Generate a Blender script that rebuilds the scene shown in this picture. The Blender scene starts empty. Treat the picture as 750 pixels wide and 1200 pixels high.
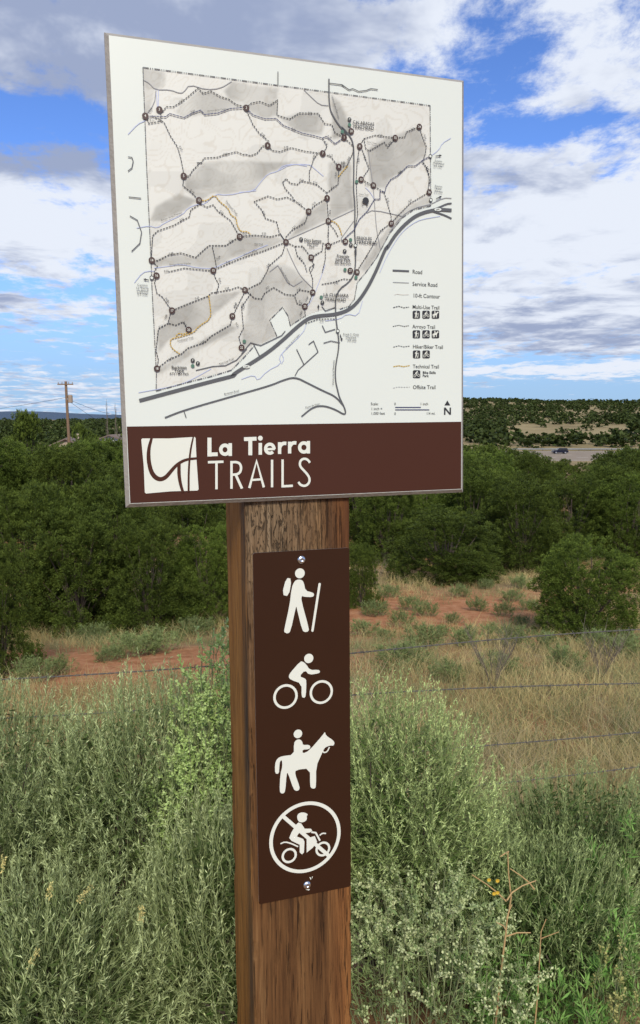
import bpy, bmesh, math, random
import numpy as np
from mathutils import Vector, Matrix, Euler
from mathutils.geometry import tessellate_polygon

# ------------------------------------------------------------------ camera
S = bpy.context.scene
COL = S.collection
F_PX, HORIZON, EYE = 880.0, 484.0, 1.6           # focal length in photo pixels, row of the horizon, eye height
PITCH = math.atan((600 - HORIZON) / F_PX)
cam_d = bpy.data.cameras.new('camera'); cam = bpy.data.objects.new('camera', cam_d); COL.objects.link(cam)
cam_d.sensor_fit = 'VERTICAL'; cam_d.sensor_height = 24.0; cam_d.lens = 24.0 * F_PX / 1200.0
cam_d.clip_start = 0.05; cam_d.clip_end = 30000
cam.location = (0, 0, EYE); cam.rotation_euler = (math.pi / 2 - PITCH, 0, 0)
S.camera = cam

# ------------------------------------------------------------------ light
SUN_EL, SUN_AZ = math.radians(39), math.radians(173)   # azimuth clockwise from +Y (view direction): behind the camera, right
sun_d = bpy.data.lights.new('sun', 'SUN'); sun = bpy.data.objects.new('sun', sun_d); COL.objects.link(sun)
sun_d.energy = 2.2; sun_d.angle = math.radians(16); sun_d.color = (1.0, 0.94, 0.82)
sdir = Vector((math.sin(SUN_AZ) * math.cos(SUN_EL), math.cos(SUN_AZ) * math.cos(SUN_EL), math.sin(SUN_EL)))
sun.rotation_euler = sdir.to_track_quat('Z', 'Y').to_euler(); sun.location = (3, -6, 9)

W = bpy.data.worlds.new('World'); S.world = W; W.use_nodes = True
def build_world():
    nt = W.node_tree; N = nt.nodes; L = nt.links; N.clear()
    out = N.new('ShaderNodeOutputWorld')
    sky = N.new('ShaderNodeTexSky'); sky.sky_type = 'NISHITA'; sky.sun_disc = False
    sky.sun_elevation = SUN_EL; sky.sun_rotation = SUN_AZ; sky.altitude = 2000; sky.dust_density = 0.6; sky.ozone_density = 2.0
    tint = N.new('ShaderNodeMix'); tint.data_type = 'RGBA'; tint.blend_type = 'MULTIPLY'; tint.inputs[0].default_value = 1.0; tint.inputs[7].default_value = (0.68, 0.88, 1.28, 1)
    L.new(sky.outputs[0], tint.inputs[6])
    bg1 = N.new('ShaderNodeBackground'); bg1.inputs[1].default_value = 0.092; L.new(tint.outputs[2], bg1.inputs[0])
    tc = N.new('ShaderNodeTexCoord'); D = tc.outputs['Generated']
    def math_(op, a, b=None, clamp=False):
        n = N.new('ShaderNodeMath'); n.operation = op; n.use_clamp = clamp
        for i, v in enumerate((a, b)):
            if v is None: continue
            if isinstance(v, (int, float)): n.inputs[i].default_value = v
            else: L.new(v, n.inputs[i])
        return n.outputs[0]
    def mrange(v, a, b, c, d, smooth=True):
        n = N.new('ShaderNodeMapRange'); n.interpolation_type = 'SMOOTHSTEP' if smooth else 'LINEAR'
        L.new(v, n.inputs[0])
        for i, q in enumerate((a, b, c, d)): n.inputs[i + 1].default_value = q
        return n.outputs[0]
    def noise(scale, stretch, detail=8, rough=0.58, off=(0, 0, 0), dist=0.0):
        m = N.new('ShaderNodeMapping'); m.inputs['Scale'].default_value = stretch; m.inputs['Location'].default_value = off
        L.new(D, m.inputs[0]); n = N.new('ShaderNodeTexNoise'); n.inputs['Scale'].default_value = scale
        n.inputs['Detail'].default_value = detail; n.inputs['Roughness'].default_value = rough; n.inputs['Distortion'].default_value = dist
        L.new(m.outputs[0], n.inputs['Vector']); return n.outputs[0]
    def blob(px, py, rx, ry):          # a soft patch of sky around one direction; rx, ry in photo pixels
        az = math.atan((px - 375) / F_PX); el = -(PITCH + math.atan((py - 600) / F_PX))
        d0 = (math.sin(az) * math.cos(el), math.cos(az) * math.cos(el), math.sin(el))
        v = N.new('ShaderNodeVectorMath'); v.operation = 'SUBTRACT'; L.new(D, v.inputs[0]); v.inputs[1].default_value = d0
        s = N.new('ShaderNodeVectorMath'); s.operation = 'MULTIPLY'; L.new(v.outputs[0], s.inputs[0])
        s.inputs[1].default_value = (F_PX / rx, 3.0, F_PX / ry)
        l = N.new('ShaderNodeVectorMath'); l.operation = 'LENGTH'; L.new(s.outputs[0], l.inputs[0])
        return mrange(l.outputs['Value'], 0.0, 1.25, 1.0, 0.0)
    # a flat cloud deck seen in perspective: direction divided by its height
    sp = N.new('ShaderNodeSeparateXYZ'); L.new(D, sp.inputs[0])
    zz = math_('ADD', math_('MAXIMUM', sp.outputs[2], 0.0), 0.085)
    cb = N.new('ShaderNodeCombineXYZ'); L.new(math_('DIVIDE', sp.outputs[0], zz), cb.inputs[0]); L.new(math_('DIVIDE', sp.outputs[1], zz), cb.inputs[1])
    def deck(scale, detail, rough, off, dist=0.2, stretch=(1, 1, 1)):
        m_ = N.new('ShaderNodeMapping'); m_.inputs['Location'].default_value = off; m_.inputs['Scale'].default_value = stretch; L.new(cb.outputs[0], m_.inputs[0])
        n = N.new('ShaderNodeTexNoise'); n.noise_dimensions = '2D'; n.inputs['Scale'].default_value = scale; n.inputs['Detail'].default_value = detail; n.inputs['Roughness'].default_value = rough; n.inputs['Distortion'].default_value = dist
        L.new(m_.outputs[0], n.inputs['Vector']); return n.outputs[0]
    big = deck(1.1, 3, 0.55, (2.3, 1.1, 0)); fine = deck(5.0, 8, 0.66, (0.2, 5.3, 0), 0.12, (1, 0.8, 1))
    m = math_('ADD', math_('MULTIPLY', big, 0.40), math_('MULTIPLY', fine, 0.60))
    for (px, py, rx, ry, a) in SKY_BLOBS:
        m = math_('ADD', m, math_('MULTIPLY', blob(px, py, rx, ry), a))
    mask = mrange(m, 0.42, 0.60, 0.0, 1.0)
    veil = mrange(sp.outputs[2], 0.01, 0.24, 0.92, 0.0)          # thin distant cloud low over the horizon, all the way round
    shade = deck(2.6, 5, 0.6, (7.7, 0.3, 0))
    for (px, py, rx, ry, a) in SHADE_BLOBS:
        shade = math_('ADD', shade, math_('MULTIPLY', blob(px, py, rx, ry), a))
    sh = mrange(shade, 0.38, 0.78, 0.0, 1.0)
    mix = N.new('ShaderNodeMix'); mix.data_type = 'RGBA'; L.new(sh, mix.inputs[0])
    mix.inputs[6].default_value = (0.62, 0.66, 0.74, 1); mix.inputs[7].default_value = (0.26, 0.31, 0.45, 1)
    bg2 = N.new('ShaderNodeBackground'); L.new(mix.outputs[2], bg2.inputs[0]); bg2.inputs[1].default_value = 0.78
    bg3 = N.new('ShaderNodeBackground'); bg3.inputs[0].default_value = (0.245, 0.385, 0.575, 1); bg3.inputs[1].default_value = 0.80
    mv = N.new('ShaderNodeMixShader'); L.new(veil, mv.inputs[0]); L.new(bg1.outputs[0], mv.inputs[1]); L.new(bg3.outputs[0], mv.inputs[2])
    ms = N.new('ShaderNodeMixShader'); L.new(mask, ms.inputs[0]); L.new(mv.outputs[0], ms.inputs[1]); L.new(bg2.outputs[0], ms.inputs[2])
    L.new(ms.outputs[0], out.inputs[0])
SKY_BLOBS = [(200, 40, 330, 120, 0.16), (70, 155, 120, 26, -0.20), (50, 205, 120, 26, 0.12), (60, 275, 130, 60, 0.18),
             (40, 345, 140, 12, -0.16), (60, 365, 140, 12, 0.06), (60, 415, 200, 40, -0.10),
             (530, 85, 100, 60, -0.13), (580, 20, 150, 30, 0.05), (690, 100, 90, 50, 0.06), (620, 165, 90, 18, -0.13),
             (680, 290, 200, 120, 0.20), (640, 380, 240, 40, 0.12), (600, 425, 200, 9, -0.10), (650, 434, 200, 10, 0.14), (650, 462, 300, 20, -0.22)]
SHADE_BLOBS = [(150, 60, 330, 120, 0.34), (50, 205, 140, 30, 0.42), (60, 275, 140, 45, -0.30), (680, 280, 220, 80, -0.12), (620, 60, 240, 90, -0.12), (650, 395, 260, 40, 0.14), (650, 434, 200, 12, -0.3)]
build_world()
W.cycles.sampling_method = 'MANUAL'; W.cycles.sample_map_resolution = 512

VS = S.view_settings
VS.view_transform = 'Standard'; VS.look = 'None'; VS.exposure = 0.75; VS.gamma = 1.0; VS.use_curve_mapping = False
S.cycles.use_denoising = True
S.cycles.max_bounces = 6; S.cycles.diffuse_bounces = 3; S.cycles.transparent_max_bounces = 6
S.render.film_transparent = False

# ------------------------------------------------------------------ helpers
RNG = np.random.default_rng(7)
def srgb(r, g, b):
    f = lambda c: ((c / 255 + 0.055) / 1.055) ** 2.4 if c > 10.3 else c / 255 / 12.92
    return (f(r), f(g), f(b), 1.0)
def tag(o, label=None, cat=None, group=None, kind=None):
    if label: o['label'] = label
    if cat: o['category'] = cat
    if group: o['group'] = group
    if kind: o['kind'] = kind
    return o
def empty(name, loc=(0, 0, 0), rz=0.0):
    o = bpy.data.objects.new(name, None); COL.objects.link(o); o.location = loc; o.rotation_euler = (0, 0, rz)
    o.empty_display_size = 0.1
    return o
def link(name, me, parent=None, mat=None):
    o = bpy.data.objects.new(name, me); COL.objects.link(o)
    if mat is not None and not me.materials: me.materials.append(mat)
    if parent is not None: o.parent = parent
    return o
def npmesh(name, V, F, mat=None, col=None, smooth=False):
    """V (n,3); F list/array of faces with the same vertex count; col (n,3) linear colours per vertex"""
    V = np.asarray(V, np.float32); F = np.asarray(F, np.int32)
    me = bpy.data.meshes.new(name)
    nf, k = F.shape
    me.vertices.add(len(V)); me.vertices.foreach_set('co', V.ravel())
    me.loops.add(nf * k); me.loops.foreach_set('vertex_index', F.ravel())
    me.polygons.add(nf); me.polygons.foreach_set('loop_start', np.arange(0, nf * k, k, dtype=np.int32))
    try: me.polygons.foreach_set('loop_total', np.full(nf, k, np.int32))
    except Exception: pass
    if col is not None:
        a = me.color_attributes.new('Col', 'FLOAT_COLOR', 'POINT')
        c = np.ones((len(V), 4), np.float32); c[:, :3] = col; a.data.foreach_set('color', c.ravel())
    me.update(calc_edges=True); me.validate()
    if smooth: me.polygons.foreach_set('use_smooth', np.ones(len(me.polygons), bool))
    if mat is not None: me.materials.append(mat)
    return me
class MB:
    """collects boxes, prisms, tubes and lathes into one mesh"""
    def __init__(s): s.v = []; s.f = []
    def add(s, vs, fs):
        n = len(s.v); s.v += [tuple(v) for v in vs]; s.f += [tuple(i + n for i in f) for f in fs]; return s
    def box(s, c, d, rz=0.0, bevel=0.0):
        bm = bmesh.new(); bmesh.ops.create_cube(bm, size=1.0)
        for v in bm.verts: v.co = Vector((v.co.x * d[0], v.co.y * d[1], v.co.z * d[2]))
        if bevel > 0: bmesh.ops.bevel(bm, geom=bm.edges[:], offset=bevel, segments=2, affect='EDGES', profile=0.6)
        M = Matrix.Translation(c) @ Matrix.Rotation(rz, 4, 'Z')
        bm.verts.index_update()
        s.add([M @ v.co for v in bm.verts], [[v.index for v in f.verts] for f in bm.faces]); bm.free(); return s
    def tube(s, pts, r, seg=6, cap=True):
        pts = [Vector(p) for p in pts]; n = len(pts)
        rr = r if isinstance(r, (list, tuple)) else [r] * n
        base = len(s.v); up = Vector((0.123, 0.31, 1)).normalized()
        for i, p in enumerate(pts):
            t = (pts[min(i + 1, n - 1)] - pts[max(i - 1, 0)]).normalized()
            a = t.cross(up)
            if a.length < 1e-4: a = t.cross(Vector((1, 0, 0)))
            a.normalize(); b = t.cross(a)
            for k in range(seg):
                w = 2 * math.pi * k / seg
                s.v.append(tuple(p + (a * math.cos(w) + b * math.sin(w)) * rr[i]))
        for i in range(n - 1):
            for k in range(seg):
                k2 = (k + 1) % seg
                s.f.append((base + i * seg + k, base + i * seg + k2, base + (i + 1) * seg + k2, base + (i + 1) * seg + k))
        if cap:
            s.f.append(tuple(base + k for k in reversed(range(seg)))); s.f.append(tuple(base + (n - 1) * seg + k for k in range(seg)))
        return s
    def lathe(s, prof, c=(0, 0, 0), seg=24, axis='Z'):
        base = len(s.v)
        for (r, h) in prof:
            for k in range(seg):
                w = 2 * math.pi * k / seg; x, y = r * math.cos(w), r * math.sin(w)
                p = (x, y, h) if axis == 'Z' else ((x, -h, y) if axis == '-Y' else (h, x, y))
                s.v.append((p[0] + c[0], p[1] + c[1], p[2] + c[2]))
        for i in range(len(prof) - 1):
            for k in range(seg):
                k2 = (k + 1) % seg
                s.f.append((base + i * seg + k, base + i * seg + k2, base + (i + 1) * seg + k2, base + (i + 1) * seg + k))
        s.f.append(tuple(base + k for k in reversed(range(seg)))); s.f.append(tuple(base + (len(prof) - 1) * seg + k for k in range(seg)))
        return s
    def prism(s, poly, y0, y1):
        """polygon in x,z extruded along y"""
        n = len(poly); v = [(p[0], y0, p[1]) for p in poly] + [(p[0], y1, p[1]) for p in poly]
        f = [tuple(range(n)), tuple(reversed(range(n, 2 * n)))] + [(i, i + n, (i + 1) % n + n, (i + 1) % n) for i in range(n)]
        return s.add(v, f)
    def mesh(s, name, mat=None, smooth=False):
        me = bpy.data.meshes.new(name); me.from_pydata(s.v, [], s.f); me.update()
        bm = bmesh.new(); bm.from_mesh(me); bmesh.ops.recalc_face_normals(bm, faces=bm.faces[:]); bm.to_mesh(me); bm.free()
        if smooth:
            for p in me.polygons: p.use_smooth = True
        if mat: me.materials.append(mat)
        return me
    def build(s, name, mat, parent=None, smooth=False):
        return link(name, s.mesh(name, mat, smooth), parent)

def material(name, color=(0.5, 0.5, 0.5, 1), rough=0.6, metal=0.0, spec=0.4, var=0.0, vscale=8.0, bump=0.0, bscale=60.0, stretch=(1, 1, 1)):
    m = bpy.data.materials.new(name); m.use_nodes = True
    nt = m.node_tree; b = nt.nodes['Principled BSDF']
    b.inputs['Roughness'].default_value = rough; b.inputs['Metallic'].default_value = metal
    b.inputs['Specular IOR Level'].default_value = spec; b.inputs['Base Color'].default_value = color
    tc = nt.nodes.new('ShaderNodeTexCoord'); mp = nt.nodes.new('ShaderNodeMapping'); mp.inputs['Scale'].default_value = stretch
    nt.links.new(tc.outputs['Object'], mp.inputs[0])
    if var > 0:
        n = nt.nodes.new('ShaderNodeTexNoise'); n.inputs['Scale'].default_value = vscale; n.inputs['Detail'].default_value = 6
        nt.links.new(mp.outputs[0], n.inputs['Vector'])
        r = nt.nodes.new('ShaderNodeMix'); r.data_type = 'RGBA'
        r.inputs[6].default_value = tuple(c * (1 - var) for c in color[:3]) + (1,)
        r.inputs[7].default_value = tuple(min(1, c * (1 + var)) for c in color[:3]) + (1,)
        nt.links.new(n.outputs[0], r.inputs[0]); nt.links.new(r.outputs[2], b.inputs['Base Color'])
    if bump > 0:
        n = nt.nodes.new('ShaderNodeTexNoise'); n.inputs['Scale'].default_value = bscale; n.inputs['Detail'].default_value = 5
        nt.links.new(mp.outputs[0], n.inputs['Vector'])
        k = nt.nodes.new('ShaderNodeBump'); k.inputs['Strength'].default_value = bump; k.inputs['Distance'].default_value = 0.01
        nt.links.new(n.outputs[0], k.inputs['Height']); nt.links.new(k.outputs[0], b.inputs['Normal'])
    return m
def leaf_material(name, trans=0.25, rough=0.55, tint=(1, 1, 1)):
    """leaf colour comes from the mesh's Col attribute, varied a little from plant to plant"""
    m = bpy.data.materials.new(name); m.use_nodes = True
    nt = m.node_tree; N = nt.nodes; L = nt.links; b = N['Principled BSDF']; out = N['Material Output']
    a = N.new('ShaderNodeVertexColor'); a.layer_name = 'Col'
    oi = N.new('ShaderNodeObjectInfo')
    mr = N.new('ShaderNodeMapRange'); L.new(oi.outputs['Random'], mr.inputs[0]); mr.inputs[3].default_value = 0.82; mr.inputs[4].default_value = 1.18
    hs = N.new('ShaderNodeHueSaturation'); L.new(a.outputs[0], hs.inputs['Color']); L.new(mr.outputs[0], hs.inputs['Value'])
    L.new(hs.outputs[0], b.inputs['Base Color']); b.inputs['Roughness'].default_value = rough; b.inputs['Specular IOR Level'].default_value = 0.08
    t = N.new('ShaderNodeBsdfTranslucent'); L.new(hs.outputs[0], t.inputs[0])
    ms = N.new('ShaderNodeMixShader'); ms.inputs[0].default_value = trans
    L.new(b.outputs[0], ms.inputs[1]); L.new(t.outputs[0], ms.inputs[2]); L.new(ms.outputs[0], out.inputs[0])
    return m

# photo pixel -> ray, ground point, point at a distance
def ray(px, py):
    cx, cy = (px - 375) / F_PX, (600 - py) / F_PX
    return Vector((cx, math.cos(PITCH) + cy * math.sin(PITCH), -math.sin(PITCH) + cy * math.cos(PITCH)))
def at_depth(px, py, y):
    r = ray(px, py); return Vector((0, 0, EYE)) + r * (y / r.y)

# ------------------------------------------------------------------ ground
PROF = np.array([(-4000, 0), (-40, 0.4), (0, 0), (1.9, 0), (3, -0.28), (6, -0.95), (12, -2.05), (20, -2.85), (30, -3.7), (50, -5.0), (80, -6.8), (120, -8.6),
                 (170, -10.6), (195, -11), (262, -11), (330, -9.2), (480, -2.5), (650, 5), (900, 13.5), (1100, 15), (1500, 2), (4000, -60)])
def vnoise(x, y, s, seed=0):
    x = np.asarray(x, float) / s; y = np.asarray(y, float) / s
    i = np.floor(x).astype(np.int64); j = np.floor(y).astype(np.int64); fx = x - i; fy = y - j
    fx = fx * fx * (3 - 2 * fx); fy = fy * fy * (3 - 2 * fy)
    def h(a, b):
        n = (a * 374761393 + b * 668265263 + seed * 69069) & 0xffffffff
        n = ((n ^ (n >> 13)) * 1274126177) & 0xffffffff
        return ((n ^ (n >> 16)) & 0xffff) / 65535.0
    return (h(i, j) * (1 - fx) + h(i + 1, j) * fx) * (1 - fy) + (h(i, j + 1) * (1 - fx) + h(i + 1, j + 1) * fx) * fy
def sstep(a, b, v):
    t = np.clip((np.asarray(v, float) - a) / (b - a), 0, 1); return t * t * (3 - 2 * t)
def ground_z(x, y):
    x = np.asarray(x, float); y = np.asarray(y, float)
    z = np.interp(y, PROF[:, 0], PROF[:, 1])
    far = sstep(262, 420, y)                                   # the ridge stands on the right and sinks to the left
    az = x / np.maximum(y, 1)
    z = z - far * 24 * (1 - sstep(-0.22, 0.12, az)) * sstep(300, 900, y)
    z = z + far * ((vnoise(x, y, 190, 3) - 0.5) * 5 + (vnoise(x, y, 70, 4) - 0.5) * 2)
    near = 1 - sstep(150, 190, y)
    z = z + near * sstep(4, 10, np.hypot(x, y)) * ((vnoise(x, y, 9, 1) - 0.5) * 0.35 + (vnoise(x, y, 2.6, 2) - 0.5) * 0.16)
    z = z + near * (1 - sstep(8, 20, np.hypot(x, y))) * (vnoise(x, y, 0.55, 5) - 0.5) * 0.06
    return z
def gz(x, y): return float(ground_z(x, y))
def on_ground(px, py, y0=1.5, y1=1200):
    """where the line of sight through a photo pixel meets the ground"""
    r = ray(px, py); d = np.geomspace(y0, y1, 3000); X = r.x / r.y * d; Z = EYE + r.z / r.y * d
    k = np.argmax(Z < ground_z(X, d))
    return Vector((X[k], d[k], gz(X[k], d[k])))

def bare(x, y):
    """red dirt openings seen in the photograph: a band beside the lone juniper and one below the thicket"""
    a = 1.35 * np.exp(-(((x - 2.0) / 2.6) ** 2 + ((y - 13.6 - (x - 2.0) * 0.55) / 2.0) ** 2)); b = 1.3 * np.exp(-(((x + 2.2) / 2.2) ** 2 + ((y - 8.3) / 1.2) ** 2))
    return np.clip((a + b) * (0.75 + 0.7 * vnoise(x, y, 0.9, 55)), 0, 1)
def ground_material():
    m = bpy.data.materials.new('dry_ground'); m.use_nodes = True; nt = m.node_tree; N = nt.nodes; L = nt.links; b = N['Principled BSDF']
    b.inputs['Roughness'].default_value = 0.95; b.inputs['Specular IOR Level'].default_value = 0.1
    tc = N.new('ShaderNodeTexCoord')
    def noise(s, d=6, r=0.6):
        n = N.new('ShaderNodeTexNoise'); n.inputs['Scale'].default_value = s; n.inputs['Detail'].default_value = d; n.inputs['Roughness'].default_value = r
        L.new(tc.outputs['Object'], n.inputs['Vector']); return n.outputs[0]
    def ramp(v, *stops):
        r = N.new('ShaderNodeValToRGB'); L.new(v, r.inputs[0]); e = r.color_ramp.elements
        while len(e) < len(stops): e.new(0.5)
        for q, (p, c) in zip(e, stops): q.position = p; q.color = c
        return r.outputs[0]
    def mix(f, a, bb):
        x = N.new('ShaderNodeMix'); x.data_type = 'RGBA'
        L.new(f, x.inputs[0]); L.new(a, x.inputs[6]); L.new(bb, x.inputs[7]); return x.outputs[2]
    red = ramp(noise(4.5, 9, 0.72), (0.3, (0.24, 0.098, 0.042, 1)), (0.5, (0.38, 0.170, 0.078, 1)), (0.72, (0.50, 0.27, 0.145, 1)))
    tan = ramp(noise(5.0), (0.3, (0.15, 0.115, 0.055, 1)), (0.55, (0.26, 0.20, 0.10, 1)), (0.8, (0.34, 0.27, 0.15, 1)))
    k = ramp(noise(0.33, 8, 0.62), (0.40, (0, 0, 0, 1)), (0.58, (1, 1, 1, 1)))
    sv = N.new('ShaderNodeVertexColor'); sv.layer_name = 'Soil'
    near = mix(sv.outputs[0], mix(k, red, tan), red)
    hill = ramp(noise(0.02, 10, 0.7), (0.3, (0.16, 0.125, 0.06, 1)), (0.5, (0.27, 0.21, 0.105, 1)), (0.7, (0.36, 0.29, 0.16, 1)))
    sx = N.new('ShaderNodeSeparateXYZ'); L.new(tc.outputs['Object'], sx.inputs[0])
    mr = N.new('ShaderNodeMapRange'); L.new(sx.outputs[1], mr.inputs[0]); mr.inputs[1].default_value = 60; mr.inputs[2].default_value = 200
    L.new(mix(mr.outputs[0], near, hill), b.inputs['Base Color'])
    bp = N.new('ShaderNodeBump'); bp.inputs['Strength'].default_value = 0.6; bp.inputs['Distance'].default_value = 0.03
    L.new(noise(22, 8, 0.7), bp.inputs['Height']); L.new(bp.outputs[0], b.inputs['Normal'])
    return m
M_ground = ground_material()
def build_ground():
    rad = np.concatenate([[0.0], np.geomspace(0.5, 5000, 230)])
    az = np.concatenate([np.linspace(-32, 32, 190), np.linspace(32, 328, 75)[1:-1]]) * math.pi / 180
    A, R = np.meshgrid(az, rad[1:])
    X, Y = R * np.sin(A), R * np.cos(A); Z = ground_z(X, Y)
    V = np.concatenate([[[0, 0, gz(0, 0)]], np.stack([X, Y, Z], -1).reshape(-1, 3)])
    na, nr = len(az), len(rad) - 1
    i, j = np.meshgrid(np.arange(nr - 1), np.arange(na), indexing='ij'); j2 = (j + 1) % na
    q = np.stack([1 + i * na + j, 1 + i * na + j2, 1 + (i + 1) * na + j2, 1 + (i + 1) * na + j], -1).reshape(-1, 4)
    V2 = V; c = np.arange(na)
    me = bpy.data.meshes.new('ground')
    faces = [tuple(int(t) for t in f[::-1]) for f in q] + [(0, int(1 + (k + 1) % na), int(1 + k)) for k in c]
    me.from_pydata([tuple(v) for v in V2], [], faces); me.update()
    me.polygons.foreach_set('use_smooth', np.ones(len(me.polygons), bool))
    at = me.color_attributes.new('Soil', 'FLOAT_COLOR', 'POINT'); sc = np.ones((len(V2), 4), np.float32); sc[:, :3] = np.clip(bare(V2[:, 0], V2[:, 1]) * 1.5, 0, 1)[:, None]; at.data.foreach_set('color', sc.ravel())
    me.materials.append(M_ground)
    tag(link('ground', me), kind='structure')
build_ground()

# ------------------------------------------------------------------ the trail sign
SG_Y, SG_P, SG_R = math.radians(17.35), math.radians(-1.73), math.radians(-0.55)
BOARD_M = Matrix.Translation((-0.030, 1.333, 1.819)) @ Matrix.Rotation(SG_Y, 4, 'Z') @ Matrix.Rotation(SG_P, 4, 'X') @ Matrix.Rotation(SG_R, 4, 'Y')
POST_M = BOARD_M @ Matrix.Rotation(math.radians(0.57), 4, 'Y')
BW, BH, BT = 0.61, 0.730, 0.014
def plane_pt(M, off, px, py):
    """photo pixel -> x, z in the local frame of a vertical face at local y = off"""
    Mi = M.inverted(); o = Mi @ Vector((0, 0, EYE)); d = Mi.to_3x3() @ ray(px, py)
    k = (off - o.y) / d.y; p = o + d * k
    return (p.x, p.z)
def board_pt(p): return plane_pt(BOARD_M, 0.0, p[0], p[1])
PLATE_Y = 0.016 - 0.004
def plate_pt(p): return plane_pt(POST_M, PLATE_Y, p[0], p[1])
PX = 1.333 / F_PX                                          # metres per photo pixel on the board

class Print:
    """flat print on a sign face: every stroke a mitred strip, each on its own hair-thin layer"""
    n = 0
    def __init__(s, y0, conv): s.v = []; s.f = []; s.y0 = y0; s.conv = conv
    def layer(s):
        Print.n += 1; return s.y0 - (Print.n % 24) * 9e-6
    def poly(s, pts, conv=True):
        P = [s.conv(p) for p in pts] if conv else list(pts)
        y = s.layer(); b = len(s.v); s.v += [(p[0], y, p[1]) for p in P]
        for t in tessellate_polygon([[Vector((p[0], p[1], 0)) for p in P]]):
            a, c, d = t
            A, C, D = P[a], P[c], P[d]
            cr = (C[0] - A[0]) * (D[1] - A[1]) - (C[1] - A[1]) * (D[0] - A[0])
            s.f.append((b + a, b + c, b + d) if cr > 0 else (b + a, b + d, b + c))
        return s
    def strip(s, P, w, close=False, capround=False):
        P = [Vector(p) for p in P]; Q = [P[0]]
        for p in P[1:]:
            if (p - Q[-1]).length > 1e-6: Q.append(p)
        if close and (Q[0] - Q[-1]).length < 1e-6: Q.pop()
        n = len(Q)
        if n < 2: return
        y = s.layer(); b = len(s.v); h = w / 2
        for i in range(n):
            if close: a, c = Q[i - 1], Q[(i + 1) % n]
            else: a, c = Q[max(i - 1, 0)], Q[min(i + 1, n - 1)]
            d0 = (Q[i] - a); d1 = (c - Q[i])
            if d0.length < 1e-9: d0 = d1
            if d1.length < 1e-9: d1 = d0
            d0.normalize(); d1.normalize(); t = d0 + d1
            t = t.normalized() if t.length > 0.2 else d0
            nn = Vector((-t.y, t.x)); k = h / max(0.55, abs(nn.dot(Vector((-d0.y, d0.x)))))
            l, r = Q[i] + nn * k, Q[i] - nn * k
            s.v += [(l.x, y, l.y), (r.x, y, r.y)]
        m = n if close else n - 1
        for i in range(m):
            j = (i + 1) % n; s.f.append((b + 2 * i + 1, b + 2 * j + 1, b + 2 * j, b + 2 * i))
        if capround and not close:
            for e, o in ((0, 1), (n - 1, n - 2)):
                d = (Q[e] - Q[o]).normalized(); a0 = math.atan2(d.y, d.x); bb = len(s.v)
                ring = [(Q[e].x + h * math.cos(a0 + math.pi / 2 - math.pi * k / 8), Q[e].y + h * math.sin(a0 + math.pi / 2 - math.pi * k / 8)) for k in range(9)]
                s.v += [(p[0], y, p[1]) for p in ring]; s.f.append(tuple(reversed(range(bb, bb + 9))))
    def stroke(s, pts, wpx, close=False, capround=False, smooth=0, dash=None):
        if smooth: pts = chaikin(pts, smooth, close)
        P = [s.conv(p) for p in pts]; w = wpx * PX
        if not dash: s.strip(P, w, close, capround); return s
        pat = [d * PX for d in dash]; k = 0; left = pat[0]; cur = [Vector(P[0])]; on = True
        i = 0; pos = Vector(P[0])
        while i < len(P) - 1:
            nx = Vector(P[i + 1]); d = (nx - pos).length
            if d >= left:
                pos = pos + (nx - pos) * (left / d)
                if on: cur.append(pos); s.strip(cur, w)
                on = not on; k = (k + 1) % len(pat); left = pat[k]; cur = [pos.copy()]
            else:
                left -= d; pos = nx
                if on: cur.append(pos.copy())
                i += 1
        if on and len(cur) > 1: s.strip(cur, w)
        return s
    def disc(s, c, rpx, n=16):
        C = s.conv(c); r = rpx * PX
        return s.poly([(C[0] + r * math.cos(2 * math.pi * k / n), C[1] + r * math.sin(2 * math.pi * k / n)) for k in range(n)], conv=False)
    def ring(s, c, rpx, wpx, n=28):
        C = s.conv(c); r = rpx * PX
        s.strip([(C[0] + r * math.cos(2 * math.pi * k / n), C[1] + r * math.sin(2 * math.pi * k / n)) for k in range(n)], wpx * PX, close=True); return s
    def text(s, p, string, cap, align='LEFT', ang=0.0, weight=0.0, xs=1.0):
        cu = bpy.data.curves.new('lettering', 'FONT'); cu.body = string; cu.align_x = align; cu.offset = weight; cu.resolution_u = 2
        ob = bpy.data.objects.new('lettering', cu); me = bpy.data.meshes.new_from_object(ob)
        C = s.conv(p); k = cap * PX / 0.73; ca, sa = math.cos(ang), math.sin(ang); y = s.layer(); b = len(s.v)
        for v in me.vertices:
            x, z = v.co.x * k * xs, v.co.y * k
            s.v.append((C[0] + x * ca - z * sa, y, C[1] + x * sa + z * ca))
        for q in me.polygons: s.f.append(tuple(b + i for i in q.vertices))
        bpy.data.objects.remove(ob); bpy.data.curves.remove(cu); bpy.data.meshes.remove(me); return s
    def build(s, name, mat, parent, kind=None):
        me = bpy.data.meshes.new(name); me.from_pydata(s.v, [], s.f); me.update(); me.materials.append(mat)
        o = link(name, me, parent)
        if kind: o['kind'] = kind
        return o
def chaikin(pts, k=2, close=False):
    P = [tuple(map(float, p)) for p in pts]
    for _ in range(k):
        Q = [] if close else [P[0]]
        n = len(P)
        for i in range(n if close else n - 1):
            a, b = P[i], P[(i + 1) % n]
            Q += [(a[0] * .75 + b[0] * .25, a[1] * .75 + b[1] * .25), (a[0] * .25 + b[0] * .75, a[1] * .25 + b[1] * .75)]
        if not close: Q.append(P[-1])
        P = Q
    return P
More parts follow.
